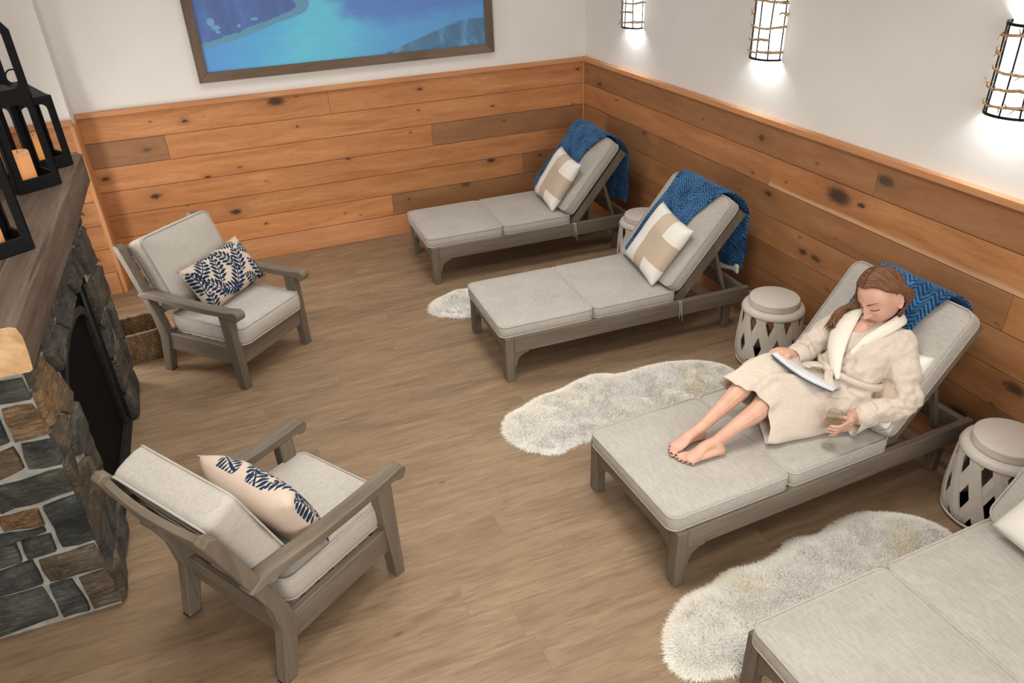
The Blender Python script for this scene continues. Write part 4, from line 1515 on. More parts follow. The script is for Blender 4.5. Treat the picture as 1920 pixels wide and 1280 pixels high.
    if tie:
        for sx in (0, 0.012):
            tube('tie_cord', [(LHINGE + 0.01, -hw + 0.0, 0.315), (LHINGE + 0.015 + sx, -hw - 0.006, 0.31), (LHINGE + 0.02 + sx, -hw - 0.008, 0.25), (LHINGE + 0.018 + 2 * sx, -hw - 0.008, 0.19 - 2 * sx)], 0.0022, 'cord_cotton', t_, n=5)
    t_['ang'] = ang
    return t_


LOUNGERS = [
    ((-1.875, -0.822, 0), math.radians(-1.2), math.radians(50.5), 'grey chaise lounge nearest the corner, with a patchwork pillow and a blue throw'),
    ((-1.865, -2.365, 0), math.radians(-1.3), math.radians(51), 'grey chaise lounge second from the corner, empty, with a patchwork pillow'),
    ((-1.825, -4.160, 0), math.radians(2.6), math.radians(52), 'grey chaise lounge on which the woman in the robe is reading'),
    ((-1.825, -5.385, 0), math.radians(2.2), math.radians(51), 'grey chaise lounge cut off by the bottom right corner of the picture'),
]
LO = [lounger(l, r, a, lab, 10 * i, tie=i < 2) for i, (l, r, a, lab) in enumerate(LOUNGERS)]


def on_lounger(i):
    l, r, a, _ = LOUNGERS[i]
    return Matrix.Translation(l) @ Matrix.Rotation(r, 4, 'Z')


def back_pt(i, s, y, off):
    """point on lounger i's back cushion front plane: s along, y across, off out from it (lounger-local)"""
    a = LOUNGERS[i][2]
    d, n = back_frame(a)
    return Vector((LHINGE - 0.005, y, 0.345)) + d * (s + 0.02) + n * (0.066 + 0.006 + 0.012 + 0.012 + off)


def throw_blanket(i, yf0, yf1, yb0, yb1, s0, zb, label, seed, hem=False):
    """plush throw over the top of the back: front panel from s0, over, hanging behind to height zb"""
    a = LOUNGERS[i][2]
    d, n = back_frame(a)
    top = 0.69
    path = []
    for k in range(14):
        path.append(back_pt(i, s0 + (top - 0.04 - s0) * k / 13, 0, 0.008))
    tf = back_pt(i, top - 0.04, 0, 0.008)
    tb = tf + d * 0.045 - n * 0.11
    hang = tb - n * 0.055 + Vector((0.02, 0, -0.02))
    path += [tf + d * 0.035 - n * 0.008, tf + d * 0.055 - n * 0.035, tf + d * 0.062 - n * 0.075, tb + d * 0.012 - n * 0.008, tb - n * 0.04 + Vector((0.01, 0, 0))]
    L = path[-1].z - zb
    for k in range(1, 13):
        path.append(Vector((hang.x + 0.004 * math.sin(k), 0, hang.z - (hang.z - zb) * k / 12)))
    m = len(path)
    lens = [0]
    for p, q in zip(path[:-1], path[1:]):
        lens.append(lens[-1] + (q - p).length)
    nw = 22
    V, UV = [], []
    for k, p in enumerate(path):
        f = min(1, max(0, (k - 9) / 8))
        y0 = yf0 + (yb0 - yf0) * f
        y1 = yf1 + (yb1 - yf1) * f
        for j in range(nw + 1):
            u = j / nw
            y = y0 + (y1 - y0) * u
            w = noise.noise(Vector((u * 3 + seed, lens[k] * 4, seed * 2.2))) * 0.010 + noise.noise(Vector((u * 9 + seed, lens[k] * 9, 3))) * 0.004
            edge = noise.noise(Vector((lens[k] * 5, seed, (0 if u < 0.5 else 4)))) * 0.014
            q = Vector((p.x, y + edge, p.z))
            if k < 14:
                q += n * max(w + 0.006, -0.002)
            elif k < 19:
                q += (d + -n * 0.2) * max(w, -0.001)
            else:
                q += Vector((1.3 * w + 0.018 * math.sin(u * 9 + seed), 0, 0))
                if k == m - 1:
                    q.z += 0.012 * math.sin(u * 7 + seed)
            V.append(q)
            UV.append((y0 + (y1 - y0) * u, lens[k]))
    F = []
    for k in range(m - 1):
        for j in range(nw):
            a0 = k * (nw + 1) + j
            F.append((a0, a0 + 1, a0 + nw + 2, a0 + nw + 1))
    o = obj('throw_blanket', V, F, ['blue_throw', 'sherpa', 'blue_throw'], None, smooth=True, uv=UV)
    o.matrix_world = on_lounger(i)
    md = o.modifiers.new('thick', 'SOLIDIFY')
    md.thickness = 0.016
    md.offset = 0.0
    md.material_offset = 2
    md.material_offset_rim = 0
    if hem:
        hv_, hf_ = [], []
        for j in range(13):
            yq = yb0 + 0.02 + (yb1 - yb0) * 0.55 * j / 12
            for k in range(4):
                hv_.append((hang.x - 0.004 + 0.010 * math.sin(j * 0.7), yq, zb + 0.03 - 0.022 * k + 0.012 * math.sin(j * 0.5 + 0.4) - 0.008 * math.sin(PI * j / 12)))
        for j in range(12):
            for k in range(3):
                hf_.append((j * 4 + k, j * 4 + k + 1, j * 4 + k + 5, j * 4 + k + 4))
        ho = obj('lining_hem', hv_, hf_, 'sherpa', o, smooth=True)
        hm = ho.modifiers.new('thick', 'SOLIDIFY')
        hm.thickness = 0.022
        hm.offset = 0
        hs_ = ho.modifiers.new('soft', 'SUBSURF')
        hs_.levels = hs_.render_levels = 2
    # outward normal should face the viewer side (n)
    me = o.data
    if me.polygons[0].normal.dot(n) < 0:
        me.flip_normals()
    sd = o.modifiers.new('soft', 'SUBSURF')
    sd.levels = sd.render_levels = 1
    return tag(o, label, 'blanket', 'blue plush throws on the lounges')


throw_blanket(0, -0.10, 0.345, -0.30, 0.35, 0.03, 0.36, 'blue chevron throw draped over the lounge back in the corner', 1)
throw_blanket(1, -0.135, 0.265, -0.30, 0.27, 0.03, 0.40, 'blue chevron throw over the second lounge back, white lining showing at its hem', 2, hem=True)
throw_blanket(2, -0.15, 0.205, -0.235, 0.21, 0.10, 0.64, "blue chevron throw behind the woman's head on her lounge", 3)


def pillow(name, w, h, t, mats, M4, label, cat, seed, group):
    V, F, UV = pillow_mesh(w, h, t, seed=seed)
    nn = len(F) // 2
    o = obj(name, V, F, mats, None, smooth=True, uv=UV, mi=([0] * nn + [1 if isinstance(mats, list) else 0] * nn))
    o.matrix_world = M4
    # seam piping round the edge
    n = 22
    tag(o, label, cat, group)
    return o


def basis(ex, ey, ez, o):
    m = Matrix((ex, ey, ez)).transposed().to_4x4()
    m.translation = o
    return m


def lounge_pillow(i, y, x0, tilt, spin, label, seed, w=0.45, z0=0.392, drop=0.0):
    ez = Vector((math.cos(tilt), 0, math.sin(tilt)))
    ex = Vector((0, -1, 0))
    ey = ez.cross(ex)
    c, s = math.cos(spin), math.sin(spin)
    ex2 = ex * c + ez * s
    ez2 = ez * c - ex * s
    o = Vector((x0, y, z0 - drop)) + ez * (w / 2 * (abs(c) + abs(s)) * 0.95)
    return pillow('throw_pillow', w, w, 0.13, 'patchwork_pillow', on_lounger(i) @ basis(ex2, ey, ez2, o), label, 'pillow', seed, 'patchwork pillows on the lounges')


lounge_pillow(0, -0.04, 1.065, math.radians(58), math.radians(-6), 'white and beige patchwork pillow on the lounge in the corner', 1)
lounge_pillow(1, -0.045, 1.07, math.radians(57), math.radians(-8), 'white and beige patchwork pillow on the second lounge from the corner', 2)
lounge_pillow(2, -0.135, 1.13, math.radians(54), math.radians(6), "white pillow corner showing behind the reading woman's elbow", 3, w=0.40)
lounge_pillow(3, 0.03, 1.04, math.radians(55), math.radians(-8), 'white pillow on the lounge at the bottom right picture corner', 4)

# ------------------------------------------------------------------ lattice garden stools
def stool(loc, rz, label):
    t_ = thing('garden_stool', label, 'stool', loc, rz, 'lattice garden stools between the lounges')
    H = 0.455

    def rad(f):  # body radius up the side, f 0..1
        return 0.198 - 0.034 * math.exp(-f / 0.07) - 0.016 * max(0, f - 0.35) ** 1.3 * 1.6
    zb, zt = 0.02, 0.375
    lathe('seat_disc', [(0.001, H), (0.141, H), (0.147, H - 0.003), (0.149, H - 0.010), (0.149, H - 0.030), (0.151, H - 0.036), (0.151, H - 0.045), (0.001, H - 0.046)], 'stool_resin', t_, n=56)
    sh = lathe('shoulder', [(0.14, H - 0.044), (0.165, H - 0.047), (0.180, H - 0.056), (rad(1.0) + 0.005, H - 0.076), (rad(1.0) + 0.004, zt), (rad(1.0) - 0.008, zt), (0.14, H - 0.058)], 'stool_resin', t_, n=56)
    n = 11
    wid = 0.305
    tw = 0.62
    segs = 14
    for sg, ro in ((1, 0.0), (-1, 0.0035)):
        for k in range(n):
            V = []
            for q in range(segs + 1):
                f = q / segs
                z = zt + (zb - zt) * f
                r0 = rad(1 - f) - ro
                for (da, dr) in ((-wid / 2, 0.0), (0.0, 0.0015), (wid / 2, 0.0), (wid / 2, -0.008), (0, -0.0075), (-wid / 2, -0.008)):
                    a = 2 * PI * k / n + sg * tw * (f - 0.08) + da
                    V.append(((r0 + dr) * math.cos(a), (r0 + dr) * math.sin(a), z))
            F = []
            for q in range(segs):
                for j in range(6):
                    l = (j + 1) % 6
                    F.append((q * 6 + j, q * 6 + l, q * 6 + 6 + l, q * 6 + 6 + j))
            F.append((5, 4, 3, 2, 1, 0))
            F.append(tuple(segs * 6 + j for j in range(6)))
            obj('lattice_strap', V, F, 'stool_resin', t_, angle=0.5)
    lathe('base_ring', [(rad(0) + 0.003, 0.0), (rad(0) + 0.006, 0.012), (rad(0.06) + 0.003, 0.028), (rad(0.06) - 0.012, 0.028), (rad(0) - 0.014, 0.0), (rad(0) + 0.003, 0.0)], 'stool_resin', t_, n=56)
    return t_


stool((-0.272, -1.605, 0), 0.1, 'pale lattice stool between the corner lounge and the second lounge')
stool((-0.282, -3.180, 0), 0.25, 'pale lattice stool between the empty second lounge and the reading woman')
stool((-0.238, -4.725, 0), 0.32, 'pale lattice stool at the right picture edge, on the near side of the reading woman')

# ------------------------------------------------------------------ sheepskin rugs
def smooth_poly(pts, it=2):
    for _ in range(it):
        o = []
        for i, p in enumerate(pts):
            q = pts[(i + 1) % len(pts)]
            o += [(0.75 * p[0] + 0.25 * q[0], 0.75 * p[1] + 0.25 * q[1]), (0.25 * p[0] + 0.75 * q[0], 0.25 * p[1] + 0.75 * q[1])]
        pts = o
    return pts


def sheepskin(poly, label, seed, count=26000):
    poly = smooth_poly(poly, 1)
    P = np.array(poly)
    cx, cy = P.mean(0)
    r_ = np.random.default_rng(seed)
    t_ = thing('sheepskin_rug', label, 'rug', (cx, cy, 0), 0, 'sheepskin rugs between the lounges')
    P = P - [cx, cy]
    pl = [tuple(p) for p in P]
    E0, E1 = P, np.roll(P, -1, 0)

    def edge_d(pts):
        d = np.full(len(pts), 1e9)
        nx = np.zeros((len(pts), 2))
        for a, b in zip(E0, E1):
            ab = b - a
            tt = np.clip(((pts - a) @ ab) / (ab @ ab + 1e-12), 0, 1)
            q = a + tt[:, None] * ab
            dd = np.linalg.norm(pts - q, axis=1)
            m = dd < d
            d[m] = dd[m]
            nx[m] = q[m] - pts[m]
        return d, nx / (np.linalg.norm(nx, axis=1)[:, None] + 1e-9)

    def hgt(pts, d):
        bump = np.array([noise.noise(Vector((p[0] * 6 + seed, p[1] * 6, 0.3))) for p in pts]) * 0.016 + np.array([noise.noise(Vector((p[0] * 14 + seed, p[1] * 14, 3.3))) for p in pts]) * 0.008
        return 0.012 + 0.040 * (1 - np.exp(-d / 0.05)) + bump * np.clip(d / 0.06, 0, 1)
    # hide: dense pelt body following the outline
    rings = []
    lev = [1.0, 0.97, 0.9, 0.8, 0.66, 0.5, 0.33, 0.16, 0.02]
    V = []
    for s in lev:
        pp = P * s
        d, _ = edge_d(pp)
        h = hgt(pp, d) - 0.006
        if s == 1.0:
            h = h * 0 + 0.002
        V.append(np.c_[pp, np.maximum(h, 0.002)])
    rings = [[tuple(p) for p in r] for r in V]
    v, f = rings_mesh(rings, cap0=False, cap1=True)
    obj('pelt', v, f, 'sheep_pelt', t_, smooth=True)
    # wool: individual curved locks
    lo, hi = P.min(0), P.max(0)
    pts = np.empty((0, 2))
    while len(pts) < count:
        c = r_.uniform(lo, hi, (count, 2))
        ins = np.zeros(count, bool)
        for (xa, ya), (xb, yb) in zip(E0, E1):
            cr = (ya > c[:, 1]) != (yb > c[:, 1])
            if cr.any():
                xi = (xb - xa) * (c[:, 1] - ya) / (yb - ya if yb != ya else 1e-9) + xa
                ins ^= cr & (c[:, 0] < xi)
        pts = np.concatenate([pts, c[ins]])
    pts = pts[:count]
    d, outn = edge_d(pts)
    z0 = hgt(pts, d) - 0.013
    L = r_.uniform(0.018, 0.032, count)
    # clumped lean
    la = np.array([noise.noise(Vector((p[0] * 9, p[1] * 9, seed + 0.5))) for p in pts]) * 6.0
    lean = np.c_[np.cos(la), np.sin(la)] * 0.20 + outn * np.exp(-d / 0.035)[:, None] * 1.1 + r_.normal(0, 0.34, (count, 2))
    up = np.where(d < 0.03, 0.45, 0.85)
    dirv = np.c_[lean, up + r_.uniform(-0.1, 0.2, count)]
    dirv /= np.linalg.norm(dirv, axis=1)[:, None]
    side = np.c_[-dirv[:, 1], dirv[:, 0], np.zeros(count)] + r_.normal(0, 0.4, (count, 3)) * [1, 1, 0]
    side /= np.linalg.norm(side, axis=1)[:, None] + 1e-9
    w = r_.uniform(0.0008, 0.0015, count)[:, None]
    b = np.c_[pts, np.maximum(z0, 0.003)]
    mid = b + dirv * (L * 0.55)[:, None]
    droop = np.c_[lean * 0.25, -np.full(count, 0.22)]
    tip = b + (dirv + droop) * L[:, None]
    tip[:, 2] = np.maximum(tip[:, 2], 0.003)
    VV = np.stack([b - side * w, b + side * w, mid - side * w * 0.85, mid + side * w * 0.85, tip], 1).reshape(-1, 3)
    me = bpy.data.meshes.new('wool')
    base = np.arange(count) * 5
    tris = np.stack([base, base + 1, base + 3, base, base + 3, base + 2, base + 2, base + 3, base + 4], 1).reshape(-1)
    me.vertices.add(count * 5)
    me.vertices.foreach_set('co', VV.astype(np.float32).ravel())
    nt = count * 3
    me.loops.add(nt * 3)
    me.loops.foreach_set('vertex_index', tris.astype(np.int32))
    me.polygons.add(nt)
    me.polygons.foreach_set('loop_start', (np.arange(nt) * 3).astype(np.int32))
    me.polygons.foreach_set('loop_total', np.full(nt, 3, np.int32))
    me.update(calc_edges=True)
    me.materials.append(M['sheep_fur'])
    o = bpy.data.objects.new('wool', me)
    link(o, t_)
    o['kind'] = 'stuff'
    return t_


RUG_A = [(-2.08, -3.20), (-2.02, -3.07), (-1.90, -3.04), (-1.77, -2.97), (-1.62, -2.97), (-1.46, -2.905), (-1.33, -2.89), (-1.22, -2.97), (-1.06, -2.95), (-0.88, -2.96), (-0.70, -3.02), (-0.58, -3.13), (-0.54, -3.27),
         (-0.62, -3.42), (-0.78, -3.47), (-0.92, -3.44), (-1.06, -3.53), (-1.22, -3.50), (-1.36, -3.43), (-1.50, -3.50), (-1.64, -3.47), (-1.76, -3.45), (-1.88, -3.50), (-2.0, -3.42), (-2.07, -3.31)]
RUG_B = [(-2.0, -4.77), (-1.90, -4.66), (-1.79, -4.60), (-1.66, -4.60), (-1.54, -4.55), (-1.42, -4.58), (-1.29, -4.565), (-1.17, -4.515), (-1.04, -4.55), (-0.93, -4.515), (-0.77, -4.50), (-0.63, -4.57), (-0.53, -4.66), (-0.49, -4.78),
         (-0.56, -4.92), (-0.70, -4.99), (-0.86, -4.96), (-1.0, -5.05), (-1.16, -5.06), (-1.3, -4.98), (-1.44, -5.05), (-1.58, -5.04), (-1.70, -4.975), (-1.86, -4.965), (-1.98, -4.93), (-2.03, -4.86)]
RUG_C = [(-2.05, -1.57), (-1.97, -1.465), (-1.86, -1.42), (-1.78, -1.385), (-1.66, -1.40), (-1.54, -1.34), (-1.4, -1.32), (-1.26, -1.39), (-1.1, -1.36), (-0.95, -1.33), (-0.8, -1.36), (-0.68, -1.45), (-0.60, -1.58),
         (-0.66, -1.74), (-0.8, -1.83), (-0.95, -1.80), (-1.1, -1.87), (-1.28, -1.85), (-1.42, -1.78), (-1.56, -1.86), (-1.72, -1.86), (-1.86, -1.80), (-1.98, -1.73), (-2.05, -1.66)]
sheepskin(RUG_A, 'white sheepskin rug on the floor between the second lounge and the reading woman', 1, 100000)
sheepskin(RUG_B, 'white sheepskin rug in the foreground, in front of the nearest lounge', 2, 120000)
sheepskin(RUG_C, 'white sheepskin rug end peeking out beside the foot of the second lounge', 3, 50000)

# ------------------------------------------------------------------ armchairs
def armchair(loc, fwd, label):
    rz = math.atan2(-fwd[0], fwd[1])
    t_ = thing('armchair', label, 'armchair', (loc[0], loc[1], 0), rz, 'grey wooden armchairs by the fireplace')
    G = 'grey_wood_y'

    def yz(p, q, w):
        return (w, p, q)
    for s in (-1, 1):
        def span(a, b):
            return sorted((s * a, s * b))
        a, b = span(0.272, 0.330)
        prism('front_leg', [(-0.048, 0.0), (0.002, 0.0), (0.002, 0.10), (0.0, 0.515), (-0.078, 0.515), (-0.072, 0.30)], a, b, yz, 'grey_wood_z', t_, bevel=0.005)
        a, b = span(0.275, 0.328)
        bp = prism('back_post', [(-0.69, 0.004), (-0.632, 0.004), (-0.566, 0.26), (-0.585, 0.36), (-0.772, 0.852), (-0.800, 0.866), (-0.826, 0.848), (-0.660, 0.40), (-0.642, 0.26)], a, b, yz, 'grey_wood_z', t_, bevel=0.005)
        box('foot_pad', a + 0.004, b - 0.004, -0.692, -0.63, 0.0, 0.006, 'foot_pad', bp)
        a, b = span(0.268, 0.338)
        top = [(-0.725, 0.545), (-0.69, 0.568), (-0.63, 0.577), (-0.54, 0.570), (-0.40, 0.558), (-0.20, 0.552), (-0.02, 0.554), (0.05, 0.562)]
        roll = [(0.055 + 0.033 * math.cos(t), 0.530 + 0.033 * math.sin(t)) for t in (1.3, 0.9, 0.45, 0.0, -0.5, -1.0, -1.5, -2.0, -2.5)]
        bot = [(0.0, 0.515), (-0.2, 0.512), (-0.4, 0.517), (-0.54, 0.527), (-0.63, 0.532), (-0.70, 0.525)]
        prism('arm', top + roll + bot, a, b, yz, G, t_, bevel=0.006)
        a, b = span(0.284, 0.318)
        box('side_rail', a, b, -0.60, -0.05, 0.172, 0.296, G, t_, bevel=0.004)
    box('front_rail', -0.274, 0.274, -0.040, -0.010, 0.160, 0.292, 'grey_wood_x', t_, bevel=0.004)
    box('back_rail', -0.278, 0.278, -0.615, -0.585, 0.180, 0.290, 'grey_wood_x', t_, bevel=0.004)
    for k in range(7):
        y = -0.56 + k * 0.076
        box('seat_slat', -0.284, 0.284, y, y + 0.05, 0.284, 0.300, 'grey_wood_x', t_, bevel=0.002)
    L0, L1 = Vector((0, -0.618, 0.38)), Vector((0, -0.800, 0.845))
    d = (L1 - L0).normalized()
    up = Vector((0, 1, 0))
    n = Vector((0, d.z, -d.y))
    for k in range(4):
        c = L0 + d * (0.05 + k * 0.10)
        beam('back_slat', c + Vector((-0.278, 0, 0)), c + Vector((0.278, 0, 0)), 0.05, 0.018, 'grey_wood_x', t_, up=n, bevel=0.002)
    # top rail, gently bowed backwards
    rr = []
    for k in range(9):
        x = -0.276 + 0.552 * k / 8
        bow = -0.018 * (1 - (x / 0.276) ** 2)
        c = L0 + d * 0.455 + Vector((x, 0, 0)) + n * bow
        ring = []
        for (i, j) in ((-1, -1), (1, -1), (1, 1), (-1, 1)):
            ring.append(c + n * (i * 0.014) + d * (j * 0.036))
        rr.append(ring)
    v, f = rings_mesh(rr)
    obj('top_rail', v, f, 'grey_wood_x', t_, bevel=0.004)
    cushion('seat_cushion', 0.585, 0.555, 0.110, 'chair_fabric', t_, lambda p: Vector((p.y, -0.262 + p.x, 0.302 + 0.055 + p.z)), crown=0.016, r=0.05, seed=3, belly=0.012)
    cb = L0 + d * 0.238 + n * (0.012 + 0.076) + Vector((0, 0, 0.025))
    cushion('back_cushion', 0.465, 0.54, 0.142, 'chair_fabric', t_, lambda p: cb + d * p.x + Vector((p.y - 0.012, 0, 0)) + n * p.z, crown=0.024, r=0.035, seed=5, belly=0.010, wob=0.012)
    t_['fwd'] = list(fwd)
    return t_


CH = [((-3.16, -1.885), Vector((0.69, -0.72)).normalized(), 'grey wooden armchair with pale cushions beside the wood-plank wall'),
      ((-3.04, -3.685), Vector((0.826, 0.563)).normalized(), 'grey wooden armchair in the foreground, seen from behind, beside the stone fireplace')]
for loc, fw, lab in CH:
    armchair(loc, fw, lab)


def chair_pillow(k, x, y, z, tilt, spin, label, seed):
    (lx, ly), fw, _ = CH[k]
    rz = math.atan2(-fw[0], fw[1])
    ez = Vector((0, -math.cos(tilt), math.sin(tilt)))
    ex = Vector((1, 0, 0))
    c, s = math.cos(spin), math.sin(spin)
    ex2 = ex * c + ez * s
    ez2 = ez * c - ex * s
    ey = ez2.cross(ex2)
    m = Matrix.Translation((lx, ly, 0)) @ Matrix.Rotation(rz, 4, 'Z') @ basis(ex2, ey, ez2, Vector((x, y, z)))
    return pillow('lumbar_pillow', 0.55, 0.325, 0.17, ['fern_print', 'pillow_back'], m, label, 'pillow', seed, 'navy fern pillows on the armchairs')


chair_pillow(0, -0.055, -0.372, 0.577, math.radians(58), math.radians(-4), 'navy fern print pillow on the armchair beside the wood-plank wall', 1)
chair_pillow(1, 0.0, -0.385, 0.570, math.radians(66), math.radians(0), 'navy fern print pillow on the foreground armchair, seen from above', 2)

# ------------------------------------------------------------------ the reading woman
PB = Vector((-0.72, -4.17, 0.392))     # origin of the figure, on the seat cushion
person = thing('person', 'woman in a beige robe reclining barefoot on a lounge, reading a magazine', 'person', PB)


def catmull(pts, n=6):
    P = [np.array(p, float) for p in pts]
    out = []
    for i in range(len(P) - 1):
        p0 = P[max(i - 1, 0)]
        p1, p2 = P[i], P[i + 1]
        p3 = P[min(i + 2, len(P) - 1)]
        for k in range(n):
            t = k / n
            out.append(0.5 * ((2 * p1) + (-p0 + p2) * t + (2 * p0 - 5 * p1 + 4 * p2 - p3) * t * t + (-p0 + 3 * p1 - 3 * p2 + p3) * t ** 3))
    out.append(P[-1])
    return out


def limb(pts, radii, n=12, sub=5, flat=None, up=(0, 0, 1)):
    """closed tapered limb; pts world; radii per point (scalar or (side, up)); round ends"""
    R = [(r, r) if not hasattr(r, '__len__') else r for r in radii]
    q = catmull([list(p) + list(r) for p, r in zip(pts, R)], sub)
    path = [Vector(a[:3]) for a in q]
    rad = [(max(a[3], 1e-4), max(a[4], 1e-4)) for a in q]
    rings = []
    m = len(path)
    prev = Vector(up)
    fr = []
    for i in range(m):
        d = (path[min(i + 1, m - 1)] - path[max(i - 1, 0)]).normalized()
        u = prev
        if abs(u.dot(d)) > 0.97:
            u = Vector((0.3, 1, 0.2)).normalized()
        s = d.cross(u).normalized()
        u = s.cross(d).normalized()
        prev = u
        fr.append((d, s, u))

    def ring(p, s, u, ra, rb):
        return [p + s * (ra * math.cos(2 * PI * k / n)) + u * (rb * math.sin(2 * PI * k / n)) for k in range(n)]
    d, s, u = fr[0]
    for t in (0.15, 0.5, 0.8):
        k = math.sqrt(1 - (1 - t) ** 2)
        rings.append(ring(path[0] - d * (min(rad[0]) * (1 - t)), s, u, rad[0][0] * k, rad[0][1] * k))
    for p, (d, s, u), (ra, rb) in zip(path, fr, rad):
        rings.append(ring(p, s, u, ra, rb))
    d, s, u = fr[-1]
    for t in (0.8, 0.5, 0.15):
        k = math.sqrt(1 - (1 - t) ** 2)
        rings.append(ring(path[-1] + d * (min(rad[-1]) * (1 - t)), s, u, rad[-1][0] * k, rad[-1][1] * k))
    return rings_mesh(rings)


def ellipsoid(c, ax, n=20, m=14):
    """ax: three axis vectors"""
    c = Vector(c)
    a, b, e = [Vector(x) for x in ax]
    rings = []
    for i in range(1, m):
        th = PI * i / m
        rings.append([c + a * (math.sin(th) * math.cos(2 * PI * k / n)) + b * (math.sin(th) * math.sin(2 * PI * k / n)) + e * math.cos(th) for k in range(n)])
    return rings_mesh(rings)


def merge(parts):
    V, F = [], []
    for v, f in parts:
        o = len(V)
        V += [tuple(p) for p in v]
        F += [tuple(i + o for i in t) for t in f]
    return V, F


def remeshed(name, parts, vox, mat, parent, smooth_it=4, factor=0.5, disp=None):
    V, F = merge(parts)
    me = bpy.data.meshes.new(name)
    me.from_pydata(V, [], F)
    bm = bmesh.new()
    bm.from_mesh(me)
    bmesh.ops.recalc_face_normals(bm, faces=bm.faces)
    bm.to_mesh(me)
    bm.free()
    tmp = bpy.data.objects.new(name + '_tmp', me)
    COL.objects.link(tmp)
    md = tmp.modifiers.new('r', 'REMESH')
    md.mode = 'VOXEL'
    md.voxel_size = vox
    if smooth_it:
        sm = tmp.modifiers.new('s', 'SMOOTH')
        sm.iterations = smooth_it
        sm.factor = factor
    dg = bpy.context.evaluated_depsgraph_get()
    me2 = bpy.data.meshes.new_from_object(tmp.evaluated_get(dg))
    bpy.data.objects.remove(tmp)
    bpy.data.meshes.remove(me)
    me2.name = name
    n = len(me2.vertices)
    co = np.empty(n * 3)
    me2.vertices.foreach_get('co', co)
    co = co.reshape(-1, 3)
    if disp is not None:
        no = np.empty(n * 3)
        me2.vertices.foreach_get('normal', no)
        no = no.reshape(-1, 3)
        co = disp(co, no)
    co = co - np.array(PB)
    me2.vertices.foreach_set('co', co.ravel())
    me2.polygons.foreach_set('use_smooth', [True] * len(me2.polygons))
    me2.materials.clear()
    me2.materials.append(M[mat])
    me2.update()
    o = bpy.data.objects.new(name, me2)
    return link(o, parent)


def rel(V):
    return [tuple(Vector(p) - PB) for p in V]


# joints (world)
PEL = Vector((-0.715, -4.185, 0.485))
HIPL, HIPR = Vector((-0.72, -4.26, 0.478)), Vector((-0.72, -4.11, 0.478))
KNL, KNR = Vector((-1.078, -4.142, 0.560)), Vector((-1.091, -4.026, 0.628))
ANL, ANR = Vector((-1.432, -4.218, 0.452)), Vector((-1.446, -4.108, 0.452))
CHEST = Vector((-0.585, -4.165, 0.72))
NECK = Vector((-0.545, -4.155, 0.825))
HEADC = Vector((-0.566, -4.160, 0.966))
SHL, SHR = Vector((-0.525, -4.290, 0.775)), Vector((-0.560, -4.020, 0.785))
ELL, ELR = Vector((-0.575, -4.405, 0.540)), Vector((-0.745, -3.985, 0.665))
WRL, WRR = Vector((-0.800, -4.372, 0.512)), Vector((-0.885, -4.030, 0.668))

body = []
# legs
body.append(limb([HIPL, HIPL.lerp(KNL, 0.5) + Vector((0, 0, 0.01)), KNL, KNL.lerp(ANL, 0.3) + Vector((0.012, -0.004, -0.012)), KNL.lerp(ANL, 0.65) + Vector((0.004, 0, -0.006)), ANL], [0.080, 0.068, 0.047, 0.0475, 0.035, 0.0265]))
body.append(limb([HIPR, HIPR.lerp(KNR, 0.5) + Vector((0, 0, 0.01)), KNR, KNR.lerp(ANR, 0.3) + Vector((0.012, 0.004, -0.012)), KNR.lerp(ANR, 0.65) + Vector((0.004, 0, -0.006)), ANR], [0.080, 0.068, 0.047, 0.0475, 0.035, 0.0265]))
# torso
body.append(limb([PEL + Vector((0, 0, -0.01)), (-0.665, -4.18, 0.60), CHEST, NECK + Vector((0.0, 0, -0.035))], [(0.13, 0.085), (0.11, 0.085), (0.125, 0.085), (0.09, 0.06)], n=20, up=(0, 0.2, 1)))
body.append(limb([SHL, SHL.lerp(SHR, 0.5) + Vector((0, 0, 0.02)), SHR], [0.045, 0.055, 0.045]))
body.append(limb([NECK + Vector((0.01, 0, -0.05)), NECK, HEADC + Vector((0.018, 0.004, -0.06))], [0.052, 0.044, 0.043]))
# upper chest in the open neckline
body.append(limb([NECK + Vector((0, 0, -0.03)), (-0.600, -4.150, 0.800), (-0.660, -4.150, 0.758)], [(0.05, 0.045), (0.055, 0.042), (0.03, 0.03)], n=14))
# arms
body.append(limb([SHL, SHL.lerp(ELL, 0.5), ELL, ELL.lerp(WRL, 0.45), WRL], [0.046, 0.041, 0.036, 0.034, 0.0245]))
body.append(limb([SHR, SHR.lerp(ELR, 0.5), ELR, ELR.lerp(WRR, 0.45), WRR], [0.046, 0.041, 0.036, 0.034, 0.0245]))

NAILS = []
NAILS_F = []


